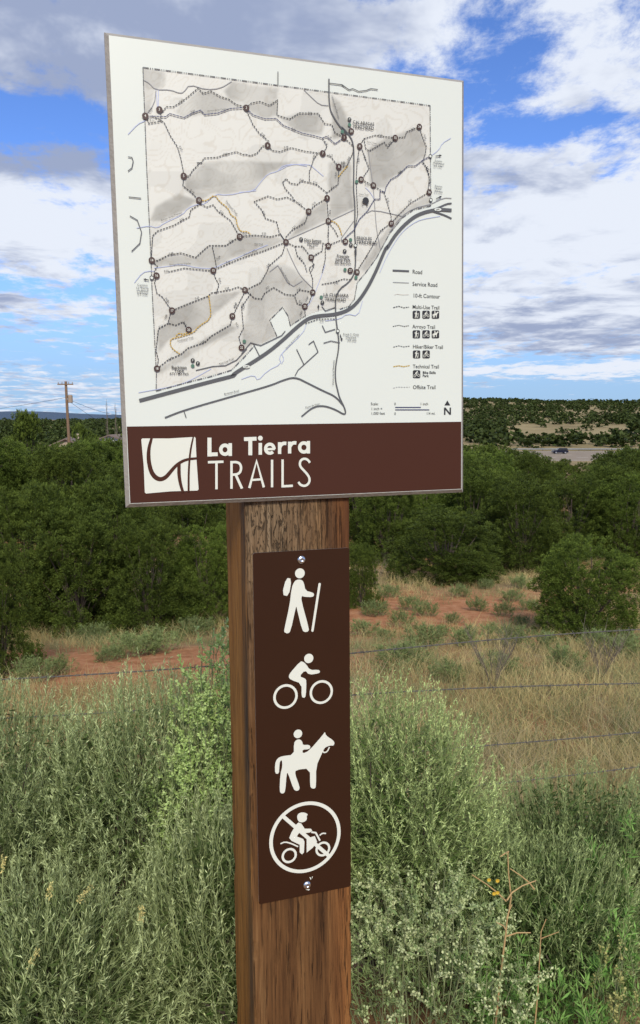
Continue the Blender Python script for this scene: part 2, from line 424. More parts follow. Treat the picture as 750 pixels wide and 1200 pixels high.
# enlarged views the map was traced in: origin and scale -> photo pixels
Z = dict(A=(150, 70, 5.357), B=(270, 70, 5.357), C=(390, 80, 5.0), D=(160, 190, 5.357), E=(280, 190, 5.357), F=(400, 190, 5.357), G=(150, 310, 5.357),
         H=(270, 310, 4.6875), I=(330, 400, 3.261), J=(130, 400, 3.409), K=(440, 300, 7.143), L=(425, 395, 6.25), V=(330, 230, 3.261), T=(155, 500, 3.409),
         a=(110, 30, 3.261), c=(130, 240, 3.409), m=(260, 580, 4.412), n=(260, 830, 4.412))
def zp(k, pts):
    ox, oy, s = Z[k]; return [(ox + x / s, oy + y / s) for x, y in pts]
def z1(k, x, y): return zp(k, [(x, y)])[0]
def seq(spec):
    """'A x,y x,y | B x,y ...' -> photo pixel polyline running through several views"""
    out = []
    for part in spec.split('|'):
        t = part.split(); out += zp(t[0], [tuple(float(q) for q in s.split(',')) for s in t[1:]])
    return out

TRAILS = '''A 215,330 240,298 285,298 330,270 370,240 440,180 470,215 520,200 580,235 630,250 680,285 740,300
A 150,355 225,395 265,480 310,550 330,620 345,695 | D 295,90 290,150 340,190 390,240
A 120,375 130,403 205,390 205,340
D 295,90 330,90 350,55 400,5 | A 430,650 460,650 475,620 560,615 600,600 680,580 720,598 | B 90,595 125,605 165,590 200,545 235,540 260,572 310,580 380,555 470,578 575,590 630,612 650,640 678,675
B 95,305 130,275 185,265 245,290 295,255 290,350 370,375 430,337 550,340 590,405 635,410 655,460 710,490
B 100,320 140,410 180,465 240,515 235,540
B 575,495 605,545 580,590
B 545,590 520,630 500,690 | E 440,60 440,130
E 625,35 620,140 550,195 550,228 480,270 435,312 415,380 330,430 290,475
E 550,195 490,145 440,130 390,120 365,142 320,135 295,105 272,130 290,170 330,215 350,245 435,312
E 345,245 300,222 240,235 180,215 95,250 140,300 165,355 235,378 250,440 290,500
E 550,228 560,370 558,525
E 290,500 260,455 195,470 100,460 0,470 | D 560,525 455,525 430,545 370,600 280,572 200,585 130,620 95,618
D 390,240 400,265 340,300 330,345 230,400 130,435 100,465 92,600
D 400,265 440,285 480,270 510,310 590,370 640,460
D 95,620 130,655 110,690
E 290,505 150,560 0,610 | D 480,680
D 480,685 300,667 200,690
D 475,535 490,600 500,660
G 180,75 165,110 180,180 215,205 270,285
G 270,290 250,370 190,405 175,540 190,600 180,655
G 275,290 370,250 500,200 520,180 640,160 690,142 735,160
G 535,40 545,80 570,130 550,185
G 255,370 300,382 345,360 375,410
G 180,655 250,600 330,565 375,525 480,490 520,450 640,380 655,325 735,165
E 290,510 270,580 190,650 170,695 | H 165,100 80,142
H 80,140 130,185 170,190 185,160 235,127 300,165 350,170 380,140 450,152
H 110,160 60,235 70,350 45,400 60,455
H 450,155 430,210 405,230 365,215 350,170
H 450,150 450,80 430,20 460,0
E 295,505 350,530 365,590 410,640 425,690
E 350,530 400,530 450,600 520,560 525,510 558,525
E 450,600 470,650 450,690
E 558,525 640,490 665,500
E 560,380 600,430 620,470
H 500,110 560,100 620,80 665,85
E 540,540 540,610 520,695
C 180,415 245,395 365,410 420,405 430,375 505,345
C 505,350 525,410 545,460 540,500 525,545 560,620 565,690
C 365,410 320,465 300,435 210,487 190,470 180,415 155,455
C 155,460 140,550 135,660 | F 95,220 100,330 80,440
C 170,480 210,590 165,655
C 65,410 120,460 115,500 80,575 30,580
F 265,190 290,270 310,340 310,385 245,430 210,500 150,600 105,670 95,690
F 310,385 350,340 390,300 430,260 540,195 550,100 530,30 500,0
F 125,110 195,150 265,190
H 410,325 480,300 575,300
H 410,285 405,230'''.split('\n')
CREEK_TRAILS = '''A 110,358 205,360 235,362 260,342 350,367 400,340 455,320 480,348 560,340 640,310 720,305 | B 95,305 140,350 215,375 285,372 330,415 400,445 450,465 520,480 575,495 600,485 655,530 710,492
C 568,518 525,540 480,575 435,575 380,630 335,655 310,695 | F 270,190 240,185 240,235 205,235 160,310 110,360 75,430 40,460 0,500'''.split('\n')
GOLD = '''D 390,240 440,245 490,205 520,250 575,290 590,335 625,350 630,400 655,440 690,435 715,455
C 30,640 60,600 85,575
E 560,370 600,375 630,410 645,465
G 505,195 515,260 520,340 440,390 410,430 300,460 265,470 265,510 290,540 325,562
G 375,425 345,440 320,430 300,450'''.split('\n')
CREEKS = '''A 0,470 60,405 105,385
A 175,190 185,310
A 190,190 190,300
B 300,695 330,665 400,655 480,670
E 0,190 90,185 140,120 180,75 240,60 320,15 440,15 460,30 530,90
D 750,180 690,185 570,210 490,200 430,265 380,265 320,290 290,330 170,385 130,415 80,400 0,415
D 110,665 200,655 280,640 380,665 480,670 560,630 660,590 750,545 | E 80,560 180,520
G 40,115 90,50 140,40 165,45
F 240,695 280,600 330,510 380,440 440,390 500,360 620,340
C 568,518 620,480 640,440 690,410
H 415,330 400,375 300,470 265,510 280,545 200,585 150,640 130,605 60,630
H 300,470 280,490 295,520 280,545
H 410,250 455,180 500,60 520,0
H 520,310 600,300 640,270 700,285 725,200
J 110,205 250,180 310,160 400,110
F 210,240 180,190 150,160'''.split('\n')
SERVICE = '''A 100,130 135,150 170,190 265,190 325,213 350,205 385,157 490,190 580,182 650,138
A 175,195 165,280 110,350
B 460,190 500,230 560,285 615,290
C 208,490 220,590 235,690 | F 210,300 220,430 245,550
F 160,320 200,300 380,340
E 300,490 560,375 720,300
E 640,480 720,370
E 300,540 330,610 370,690 | H 390,70 450,130
H 260,5 330,130 395,90
H 260,5 215,40
F 560,265 450,290 370,345 300,440
F 565,262 640,225 690,228'''.split('\n')
BORDER = ['A 93,50 | C 568,220', 'A 93,50 | A 117,690 | D 90,600 | G 150,150 | G 178,690 | J 180,198', 'C 568,220 | F 560,275',
          'J 180,198 300,165 400,140 480,115 530,65 570,20', 'F 560,275 450,300 380,350 300,450 220,600 150,695 | H 695,100 680,190 650,230 600,245', 'H 255,395 215,305 285,235 315,280 328,335 405,285']
MINOR = '''G 425,665 530,640 610,635 680,600 745,530
H 60,490 110,430 165,445 280,390 300,365
H 353,612 370,580 480,480 455,420 428,440
H 362,465 403,550
H 503,335 520,372 575,355
H 510,432 550,420 600,430
H 125,435 160,505
H 577,235 520,255 500,230
B 620,150 700,160 740,190 | C 45,97 95,128 115,122 150,138 195,132 220,122 262,127
B 297,77 297,160
a 130,503 145,505 150,520 145,545 130,557
a 133,656 180,661
c 75,45 105,62 122,110 115,155 82,187
J 290,275 300,305'''.split('\n')
MAJOR = ['B 617,122 617,300 650,370 700,440 740,480 | C 40,335 90,385 120,440 122,560 120,690 | F 75,180 85,290 80,440 90,550 90,600 | V 278,195 283,260 270,320 205,365 205,455 212,510 220,570 | H 575,560 575,640 590,700 | I 220,215 243,260 243,283 205,260 160,245 120,250 75,287',
         'J 215,305 290,275 500,215 640,175 | I 0,150 50,135 100,160 160,190 205,210 235,245']
HIGHWAY = 'J 113,237 250,200 400,160 500,135 | H 0,610 165,510 260,440 400,310 460,283 580,275 660,245 720,180 | V 350,310 400,190 | F 280,550 340,450 430,360 500,320 600,297 690,303'
FORKS = ['F 560,302 600,290 660,262 690,260', 'F 560,306 600,318 650,335 690,355']
MAP_EDGE = [(167.5, 79.5), (504, 124), (504.5, 241.3), (484, 246), (471, 255.3), (456, 274), (441, 302), (428, 320), (418, 331), (415, 350.5), (408.7, 359), (398, 362), (381, 362),
            (368, 366), (356, 371), (340, 382.5), (339.3, 379), (337, 370), (330.8, 360), (316, 375), (325, 394), (304, 404), (296.7, 404), (291, 412), (280.7, 423), (270, 434.8), (241.5, 441), (218, 448.4), (182.8, 458)]
RELIEF = ['A 290,330 440,190 530,205 640,260 740,290 700,300 480,345 350,365', 'A 95,55 240,80 230,170 170,190 130,340 100,350', 'A 600,200 650,140 750,145 750,280 640,250',
          'B 20,150 300,180 290,250 180,262 90,285', 'B 100,290 180,265 290,255 290,350 220,375 130,340', 'B 310,370 420,340 560,345 590,420 570,480 400,440',
          'D 300,110 350,70 420,0 750,-10 750,170 560,205 480,195 400,240 340,200 300,160', 'D 85,370 120,280 260,200 380,240 310,300 150,370', 'E 0,0 420,0 330,10 180,75 100,185 0,190',
          'D 100,620 260,575 370,600 440,530 560,525 640,470 750,460 750,540 600,600 480,670 280,640 120,660', 'E 0,470 200,465 290,490 160,560 0,590',
          'G 275,290 370,250 500,195 720,165 640,230 530,320 520,345 430,410 370,430 260,470 190,560 180,430 200,400 250,370', 'G 180,660 370,530 640,380 690,400 440,540 200,690',
          'H 85,150 160,100 230,0 300,0 340,20 440,120 440,160 405,240 400,290 330,335 290,230 215,300 255,395 160,440 60,460 70,350 110,170',
          'E 300,490 430,320 550,240 560,360', 'C 200,480 330,400 500,350 545,450 545,520 330,650 310,700 220,700', 'F 560,275 450,300 380,350 250,560 150,695 110,670 300,400 350,320 560,200',
          'C 0,170 40,190 110,360 60,400 0,420', 'E 560,0 700,0 720,290 570,360']
MARKS = '''4 A 108,357;3 A 196,317;2 B 98,306;6 B 232,541;7 B 577,591;8 B 678,675;1 B 711,491;30 C 105,372;31 C 155,460;32 C 363,411;34 C 504,346;33 C 163,654;35 C 235,688;5 D 295,90;13 D 391,242
12 D 646,469;14 D 95,618;15 D 480,682;16 G 178,71;17 G 275,290;20 G 380,411;19 G 653,325;21 G 733,161;22 G 711,522;18 G 181,654;9 E 551,228;10 E 435,312;29 E 559,372;28 E 665,500;26 E 558,527
11 E 293,504;25 E 451,600;24 H 450,154;23 H 407,231;27 H 656,35;38 H 693,43;37 F 310,387;36 F 548,191'''.replace('\n', ';').split(';')
OPEN = ['F 558,240', 'C 568,518', 'G 148,85', 'H 587,366', 'F 85,525']
GREEN = ['C 53,375', 'C 95,335', 'F 93,125', 'F 55,490', 'H 627,30', 'H 687,73', 'H 497,181', 'H 75,423', 'G 405,637']
BLACK = ['C 95,303', 'F 57,522', 'E 388,487', 'E 661,561', 'H 503,210', 'G 405,603', 'G 437,621']
DIST = '''A 335,262 .67 35;A 408,328 .60 25;A 325,555 .57 -65;A 612,595 .80 8;A 150,385 .11 0;A 145,318 .10 50;B 200,472 .38 -40;B 392,440 .84 -25;B 495,337 1.03 -5;B 348,552 .38 8;B 617,487 .18 -25;B 595,525 .11 -50;B 627,602 .12 0;B 705,648 .05 5
B 525,610 .29 70;C 275,395 .28 -5;C 332,440 .20 45;C 465,357 .03 20;C 533,400 .24 -70;C 395,610 .45 35;C 550,585 .24 -60;C 93,530 .28 60;C 180,520 .27 -75;C 153,535 .24 88;C 58,558 .05 0;D 345,185 .19 -40;D 285,360 .61 25;D 530,315 .32 -45;D 592,497 .28 20;D 217,575 .48 12
D 575,628 .36 15;D 515,600 .24 40;E 390,115 .24 -8;E 475,130 .16 -10;E 610,75 .21 80;E 588,158 .11 30;E 470,262 .15 35;E 378,262 .12 -30;E 150,318 .59 -70;E 345,410 .32 35;E 573,312 .14 85;E 155,450 .29 0;E 185,645 .41 50;E 395,535 .14 -40;E 490,575 .11 35;E 383,605 .17 -55;E 562,450 .17 75
E 35,453 .07 8;G 240,42 .22 8;G 570,95 .16 -75;G 620,150 .24 12;G 435,210 .25 25;G 240,220 .28 -55;G 242,325 .06 70;G 207,388 .11 20;G 352,370 .15 -60;G 470,485 .45 28;G 268,590 .19 30;G 675,250 .18 60;G 720,250 .23 65;G 678,375 .13 -65;F 285,235 .19 -75;F 430,243 .20 35;F 255,430 .16 40
F 160,590 .21 50;F 125,258 .18 -80;F 155,140 .12 -20;F 365,65 .45 35;F 530,40 .24 -70;H 205,125 .31 35;H 375,135 .15 25;H 380,205 .16 -45;H 422,185 .18 65;H 30,225 .18 60;H 580,100 .30 15;H 500,310 .31 0;H 75,230 .21 70;H 390,265 .07 60'''.replace('\n', ';').split(';')

M_white = material('sign_white', srgb(208, 212, 202), 0.42, spec=0.35, var=0.03, vscale=3.5)
M_brown = material('sign_brown', (0.058, 0.0205, 0.0122, 1), 0.55, spec=0.12, var=0.03, vscale=14)
M_plate = material('plate_brown', (0.033, 0.0125, 0.0052, 1), 0.55, spec=0.12, var=0.05, vscale=20)
M_letter = material('print_cream', srgb(212, 213, 199), 0.45, var=0.01)
M_ink = material('print_black', (0.022, 0.022, 0.024, 1), 0.5)
M_road = material('print_road_grey', (0.085, 0.087, 0.090, 1), 0.5)
M_grey = material('print_grey', (0.26, 0.26, 0.26, 1), 0.5)
M_creek = material('print_creek_blue', (0.42, 0.46, 0.62, 1), 0.5)
M_creekt = material('print_indigo', (0.055, 0.06, 0.12, 1), 0.5)
M_gold = material('print_gold', (0.46, 0.30, 0.045, 1), 0.5)
M_mark = material('print_maroon', (0.05, 0.022, 0.016, 1), 0.5)
M_green = material('print_green', (0.07, 0.16, 0.11, 1), 0.5)
M_edge = material('panel_edge', (0.30, 0.275, 0.235, 1), 0.6, var=0.25, vscale=40, bump=0.2, bscale=150)
M_steel = material('zinc_steel', (0.62, 0.66, 0.70, 1), 0.28, metal=1.0, var=0.15, vscale=90)
M_alu = material('aluminium_edge', (0.55, 0.56, 0.56, 1), 0.4, metal=0.8)

def wood_material():
    m = bpy.data.materials.new('weathered_post_wood'); m.use_nodes = True; nt = m.node_tree; N = nt.nodes; L = nt.links; b = N['Principled BSDF']
    b.inputs['Roughness'].default_value = 0.78; b.inputs['Specular IOR Level'].default_value = 0.2
    tc = N.new('ShaderNodeTexCoord')
    def noise(stretch, s, d=6, r=0.6, dist=0.0, off=(0, 0, 0)):
        mp = N.new('ShaderNodeMapping'); mp.inputs['Scale'].default_value = stretch; mp.inputs['Location'].default_value = off; L.new(tc.outputs['Object'], mp.inputs[0])
        n = N.new('ShaderNodeTexNoise'); n.inputs['Scale'].default_value = s; n.inputs['Detail'].default_value = d; n.inputs['Roughness'].default_value = r; n.inputs['Distortion'].default_value = dist
        L.new(mp.outputs[0], n.inputs['Vector']); return n.outputs[0]
    def ramp(v, *stops):
        r = N.new('ShaderNodeValToRGB'); L.new(v, r.inputs[0]); e = r.color_ramp.elements
        while len(e) < len(stops): e.new(0.5)
        for q, (p, c) in zip(e, stops): q.position = p; q.color = c if len(c) == 4 else tuple(c) + (1,)
        return r.outputs[0]
    def mix(f, a, bb, mode='MIX'):
        x = N.new('ShaderNodeMix'); x.data_type = 'RGBA'; x.blend_type = mode
        if isinstance(f, float): x.inputs[0].default_value = f
        else: L.new(f, x.inputs[0])
        L.new(a, x.inputs[6]); L.new(bb, x.inputs[7]); return x.outputs[2]
    def mth(op, a, bv):
        x = N.new('ShaderNodeMath'); x.operation = op; x.use_clamp = True; L.new(a, x.inputs[0])
        if isinstance(bv, float): x.inputs[1].default_value = bv
        else: L.new(bv, x.inputs[1])
        return x.outputs[0]
    grain = noise((1, 1, 0.035), 120, 8, 0.65, 0.3)
    streak = noise((1, 1, 0.045), 34, 9, 0.66, 0.5, (3, 1, 0))
    fibre = noise((1, 1, 0.03), 330, 5, 0.7)
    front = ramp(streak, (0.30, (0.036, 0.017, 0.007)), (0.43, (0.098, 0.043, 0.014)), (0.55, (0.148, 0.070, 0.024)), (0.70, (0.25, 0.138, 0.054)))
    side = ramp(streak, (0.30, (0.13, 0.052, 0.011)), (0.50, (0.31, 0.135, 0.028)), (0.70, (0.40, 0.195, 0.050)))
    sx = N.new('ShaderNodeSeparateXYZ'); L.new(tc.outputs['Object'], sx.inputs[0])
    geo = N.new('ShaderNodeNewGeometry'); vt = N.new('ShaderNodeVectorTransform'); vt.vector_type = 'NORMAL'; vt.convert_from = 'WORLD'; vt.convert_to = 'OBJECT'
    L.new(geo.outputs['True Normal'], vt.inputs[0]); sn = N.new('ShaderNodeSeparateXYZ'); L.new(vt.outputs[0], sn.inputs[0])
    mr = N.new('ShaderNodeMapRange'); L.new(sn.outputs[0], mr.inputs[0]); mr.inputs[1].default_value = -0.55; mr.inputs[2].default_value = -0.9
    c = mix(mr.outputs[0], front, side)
    # greyed, sun-checked wood on the upper part of the front, towards the left arris
    g1 = N.new('ShaderNodeMapRange'); L.new(sx.outputs[2], g1.inputs[0]); g1.inputs[1].default_value = -0.80; g1.inputs[2].default_value = -0.40
    g2 = N.new('ShaderNodeMapRange'); L.new(sx.outputs[0], g2.inputs[0]); g2.inputs[1].default_value = 0.085; g2.inputs[2].default_value = -0.05; g2.inputs[3].default_value = 0.1
    gg = N.new('ShaderNodeMath'); gg.operation = 'MULTIPLY'; L.new(g1.outputs[0], gg.inputs[0]); L.new(g2.outputs[0], gg.inputs[1])
    gn = mth('MULTIPLY', gg.outputs[0], ramp(noise((1, 1, 0.3), 12, 5), (0.25, (0.45,) * 3), (0.6, (1,) * 3)))
    inv = N.new('ShaderNodeMath'); inv.operation = 'SUBTRACT'; inv.inputs[0].default_value = 1.0; L.new(mr.outputs[0], inv.inputs[1])
    gn = mth('MULTIPLY', gn, inv.outputs[0])
    greyw = ramp(grain, (0.32, (0.085, 0.055, 0.029)), (0.52, (0.195, 0.130, 0.070)), (0.72, (0.27, 0.195, 0.115)))
    c = mix(gn, c, greyw)
    # red-brown stain down the right arris
    g3 = N.new('ShaderNodeMapRange'); L.new(sx.outputs[0], g3.inputs[0]); g3.inputs[1].default_value = 0.035; g3.inputs[2].default_value = 0.08
    red = ramp(streak, (0.3, (0.085, 0.030, 0.011)), (0.5, (0.20, 0.076, 0.021)), (0.7, (0.29, 0.125, 0.034)))
    c = mix(mth('MULTIPLY', g3.outputs[0], 0.8), c, red)
    # dark weathered band along the left arris
    g4 = N.new('ShaderNodeMapRange'); g4.interpolation_type = 'SMOOTHSTEP'; L.new(mth('ADD', mth('ABSOLUTE', N.new('ShaderNodeValue').outputs[0], 0.0), 0.0), g4.inputs[0])
    ad = N.new('ShaderNodeMath'); ad.operation = 'ADD'; L.new(sx.outputs[1], ad.inputs[0])
    wob = N.new('ShaderNodeMath'); wob.operation = 'MULTIPLY_ADD'; L.new(noise((1, 1, 0.4), 9, 4), wob.inputs[0]); wob.inputs[1].default_value = 0.05; wob.inputs[2].default_value = -0.025
    L.new(wob.outputs[0], ad.inputs[1])
    for l in list(g4.inputs[0].links): L.remove(l)
    L.new(ad.outputs[0], g4.inputs[0]); g4.inputs[1].default_value = 0.085; g4.inputs[2].default_value = 0.03
    dk = mth('MULTIPLY', mth('MULTIPLY', g4.outputs[0], mr.outputs[0]), ramp(noise((1, 1, 0.15), 30, 6), (0.3, (0.3,) * 3), (0.6, (0.95,) * 3)))
    dark = ramp(grain, (0.3, (0.028, 0.018, 0.012)), (0.7, (0.085, 0.058, 0.036)))
    c = mix(dk, c, dark)
    # drying cracks
    cr = noise((1, 1, 0.05), 210, 4, 0.55, 0.5, (5, 2, 1)); ck = ramp(cr, (0.33, (0.1,) * 3), (0.42, (1, 1, 1)))
    al = noise((1, 1, 0.22), 190, 4, 0.6, 1.2, (1, 4, 2)); alk = ramp(al, (0.38, (0.22,) * 3), (0.46, (1, 1, 1)))       # short checks in the greyed part
    c = mix(mth('MULTIPLY', gn, 0.95), c, mix(1.0, c, alk, 'MULTIPLY'))
    c = mix(0.7, c, ck, 'MULTIPLY'); c = mix(0.5, c, ramp(fibre, (0.36, (0.25,) * 3), (0.58, (1.15,) * 3)), 'MULTIPLY')
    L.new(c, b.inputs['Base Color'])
    hsum = N.new('ShaderNodeMath'); hsum.operation = 'MULTIPLY_ADD'; L.new(ck, hsum.inputs[0]); hsum.inputs[1].default_value = 0.7; L.new(mix(gn, grain, alk), hsum.inputs[2])
    bp = N.new('ShaderNodeBump'); bp.inputs['Strength'].default_value = 0.9; bp.inputs['Distance'].default_value = 0.003
    L.new(hsum.outputs[0], bp.inputs['Height']); L.new(bp.outputs[0], b.inputs['Normal'])
    return m
M_wood = wood_material()

def pip(px, py, poly):
    inside = np.zeros(px.shape, bool); n = len(poly); j = n - 1
    for i in range(n):
        xi, yi = poly[i]; xj, yj = poly[j]
        if yi != yj: inside ^= ((yi > py) != (yj > py)) & (px < (xj - xi) * (py - yi) / (yj - yi) + xi)
        j = i
    return inside
def hiker(P, k, T=lambda p: p):
    c = lambda x, y: T(z1(k, x, y))
    P.poly(chaikin([c(*p) for p in [(375, 445), (395, 436), (415, 440), (424, 455), (432, 495), (470, 504), (478, 515), (470, 528), (425, 527), (413, 520), (410, 545), (450, 690), (447, 705), (430, 710), (415, 700), (388, 590), (385, 575), (380, 590), (355, 705), (340, 717), (322, 710), (322, 695), (350, 570), (360, 480)]], 1, True))
    P.poly(chaikin([c(*p) for p in [(332, 428), (361, 433), (346, 524), (310, 516)]], 1, True))
def cyclist(P, k, T=lambda p: p):
    c = lambda x, y: T(z1(k, x, y))
    P.poly(chaikin([c(*p) for p in [(405, 860), (420, 862), (435, 875), (455, 905), (500, 903), (508, 912), (502, 922), (450, 930), (430, 905), (400, 938), (430, 948), (437, 960), (434, 1040), (424, 1050), (411, 1042), (412, 975), (355, 955), (344, 940), (352, 920)]], 1, True))
def horse(P, k, T=lambda p: p):
    c = lambda x, y: T(z1(k, x, y))
    P.poly(chaikin([c(*p) for p in [(275, 338), (274, 290), (285, 260), (310, 247), (372, 240), (372, 180), (385, 162), (405, 160), (417, 175), (418, 190), (450, 188), (459, 200), (450, 212), (417, 213), (417, 234), (450, 220), (520, 140), (533, 120), (537, 140), (575, 165), (583, 180), (577, 193), (560, 192), (545, 197), (530, 205), (515, 238), (487, 300), (487, 405), (478, 416), (462, 413), (456, 400), (455, 310), (382, 318), (378, 340), (402, 405), (400, 422), (385, 428), (370, 418), (342, 335), (335, 335), (328, 425), (320, 440), (305, 440), (298, 425), (302, 340), (313, 300), (310, 265), (300, 275), (297, 300), (295, 338)]], 1, True))

def build_sign():
    base = POST_M @ Vector((-0.008, 0.11, 0)); base = Vector((base.x, base.y, 0.0))
    d = POST_M.to_3x3() @ Vector((0, 0, -1)); k = (POST_M.translation.z) / -d.z
    foot = POST_M @ Vector((-0.008, 0.11, -k)); root = empty('trail_sign', (foot.x, foot.y, 0))
    tag(root, 'brown wooden trail post carrying a white trail map panel and a brown activity plate', 'trail sign')
    inv = Matrix.Translation((-foot.x, -foot.y, 0))
    def place(o, M): o.parent = root; o.matrix_local = inv @ M; return o
    # post: rounded, slightly uneven section
    a, w, dp, y0 = -0.106, 0.196, 0.186, 0.016
    sec = []
    r = 0.006; n = 7
    for (cx, cy, sx_, sy_) in ((a + w, y0, -1, 1), (a + w, y0 + dp, -1, -1), (a, y0 + dp, 1, -1), (a, y0, 1, 1)):
        pass
    corners = [(a, y0), (a + w, y0), (a + w, y0 + dp), (a, y0 + dp)]
    for i in range(4):
        p, q = Vector(corners[i]), Vector(corners[(i + 1) % 4]); e = (q - p).normalized(); Ln = (q - p).length
        for t in [r, r + 0.004] + list(np.linspace(0.02, Ln - 0.02, 10)) + [Ln - r - 0.004, Ln - r]: sec.append(p + e * float(t))
        nx = Vector(corners[(i + 2) % 4]); e2 = (nx - q).normalized(); c = q - e * r + e2 * r
        for t in (0.25, 0.5, 0.75):
            ang = t * math.pi / 2; sec.append(c + e * r * math.sin(ang) - e2 * r * math.cos(ang))
    zs = np.linspace(0.31, -k - 0.12, 170); m = len(sec); V = []
    cx, cy = a + w / 2, y0 + dp / 2
    for zi in zs:
        for s_ in sec:
            dx, dy = s_.x - cx, s_.y - cy; edge = min(1, (abs(dx) / (w / 2)) ** 14 * (abs(dy) / (dp / 2)) ** 14)
            nz = vnoise(s_.x * 1 + s_.y * 1.7 + 5, zi * 0.18, 0.012, 11) - 0.5; n2 = vnoise(s_.x + s_.y * 2 + 9, zi, 0.05, 12) - 0.5
            chip = max(0.0, float(vnoise(zi + (3 if dx < 0 else 8), 0.3 + (dy > 0), 0.035, 13)) - 0.62) * edge * 0.022
            f = 1 - float(nz) * 0.010 - float(n2) * 0.006 * edge - chip / 0.09
            V.append((cx + dx * f, cy + (dy if dy > -dp / 2 + 0.004 else dy) * f, zi))
    i, j = np.meshgrid(np.arange(len(zs) - 1), np.arange(m), indexing='ij'); j2 = (j + 1) % m
    Fq = np.stack([i * m + j, (i + 1) * m + j, (i + 1) * m + j2, i * m + j2], -1).reshape(-1, 4)
    faces = [tuple(int(t) for t in f) for f in Fq] + [tuple(range(m))]
    me = bpy.data.meshes.new('post'); me.from_pydata(V, [], faces); me.update(); me.materials.append(M_wood)
    place(link('post', me), POST_M)
    # map panel with a chamfered edge of bare laminate
    ch = 0.0065; hw, hh = BW / 2, BH / 2
    O = lambda x, z, y: (x, y, z)
    ring = lambda x, z, y: [(-x, y, -z), (x, y, -z), (x, y, z), (-x, y, z)]
    vs = ring(hw, hh, 0) + ring(hw + ch, hh + ch, ch) + ring(hw + ch, hh + ch, BT) ; fs = [(0, 1, 2, 3), (11, 10, 9, 8)]
    ef = []
    for L0 in (0, 4):
        for q in range(4): ef.append((L0 + q, L0 + 4 + q, L0 + 4 + (q + 1) % 4, L0 + (q + 1) % 4))
    me = bpy.data.meshes.new('map_panel'); me.from_pydata(vs, [], fs + ef); me.update(); me.materials.append(M_white); me.materials.append(M_edge)
    for p in me.polygons[1:]: p.material_index = 1
    bm = bmesh.new(); bm.from_mesh(me); bmesh.ops.recalc_face_normals(bm, faces=bm.faces[:]); bm.to_mesh(me); bm.free()
    panel = place(link('map_panel', me), BOARD_M)
    tag(panel, 'white panel printed with a trail map above a brown title band')
    conv = board_pt
    JOINED = {'creek_lines', 'service_roads', 'map_border', 'road_lines', 'technical_trails', 'trail_lines', 'creek_trail_lines', 'map_lettering', 'legend_lettering', 'service_road_key', 'trail_keys', 'technical_trail_key', 'scale_bar', 'place_symbols'}
    def sub(name, P, mat): return P.build(name, mat, panel, 'stuff' if name in JOINED else None)
    # brown title band: exact to the panel's lower edge
    zt = (board_pt((148, 499.5))[1] + board_pt((540, 494.5))[1]) / 2
    P = Print(-0.0003, conv); P.poly([(-hw + 0.0008, -hh + 0.0008), (hw - 0.0008, -hh + 0.0008), (hw - 0.0008, zt), (-hw + 0.0008, zt)], conv=False); sub('title_band', P, M_brown)
    y1 = -0.0009
    P = Print(y1, conv)
    t = lambda pts: zp('T', pts)
    P.stroke(t([(308, 44), (308, 119)]), 4.50); P.stroke(t([(301, 111), (341, 110)]), 4.23)
    P.stroke(chaikin(t([(370 + 17 * math.cos(q), 92 - 18 * math.sin(q)) for q in np.linspace(0, 2 * math.pi, 17)[:-1]]), 1, True), 3.96, close=True); P.stroke(t([(391, 66), (391, 117)]), 3.96)
    P.stroke(t([(446, 50), (496, 48)]), 4.32); P.stroke(t([(471, 50), (471, 114)]), 4.50)
    P.stroke(t([(511, 65), (511, 112)]), 4.05); P.disc(t([(511, 46)])[0], 2.8)
    P.stroke(t([(566, 90)] + [(549 + 17 * math.cos(q), 88 - 18 * math.sin(q)) for q in np.linspace(0.1, 2 * math.pi - 0.75, 18)]), 3.69); P.stroke(t([(534, 90), (569, 89)]), 2.70)
    for x0, yy in ((588, 0), (628, -2)):
        P.stroke(t([(x0, 62 + yy), (x0, 109 + yy)]), 3.96); P.stroke(t([(x0 + 1, 82 + yy), (x0 + 7, 71 + yy), (x0 + 16, 66 + yy), (x0 + 27, 67 + yy)]), 3.96, smooth=1)
    P.stroke(t([(685 + 17 * math.cos(q), 83 - 18 * math.sin(q)) for q in np.linspace(0, 2 * math.pi, 25)[:-1]]), 3.96, close=True); P.stroke(t([(703, 57), (703, 107)]), 3.96)
    w2 = 2.75
    P.stroke(t([(302, 142), (364, 140)]), w2); P.stroke(t([(336, 141), (336, 250)]), w2)
    P.stroke(t([(396, 137), (396, 248)]), w2); P.stroke(t([(396, 142), (415, 141), (428, 146), (434, 158), (434, 172), (428, 185), (415, 191), (396, 192)]), w2, smooth=1); P.stroke(t([(413, 192), (438, 247)]), w2 + .2)
    P.stroke(t([(467, 245), (496, 137), (525, 242)]), w2 + .1); P.stroke(t([(477, 213), (516, 210)]), w2 - .3)
    P.stroke(t([(558, 132), (558, 242)]), w2); P.stroke(t([(600, 131), (600, 238), (641, 236)]), w2)
    P.stroke(t([(709, 144), (701, 132), (688, 127), (674, 132), (668, 146), (671, 160), (684, 174), (699, 190), (708, 206), (707, 222), (697, 234), (684, 237), (671, 232), (663, 221)]), w2, smooth=2)
    sub('title_lettering', P, M_letter)
    P = Print(y1, conv)
    ol = [(121, 392), (126, 388), (230, 388), (334, 382), (338, 386), (342, 480), (350, 591), (345, 596), (240, 599), (140, 608), (135, 603), (131, 500)]
    P.poly(zp('J', ol)); sub('logo_square', P, M_letter)
    P = Print(y1 - 0.0004, conv)
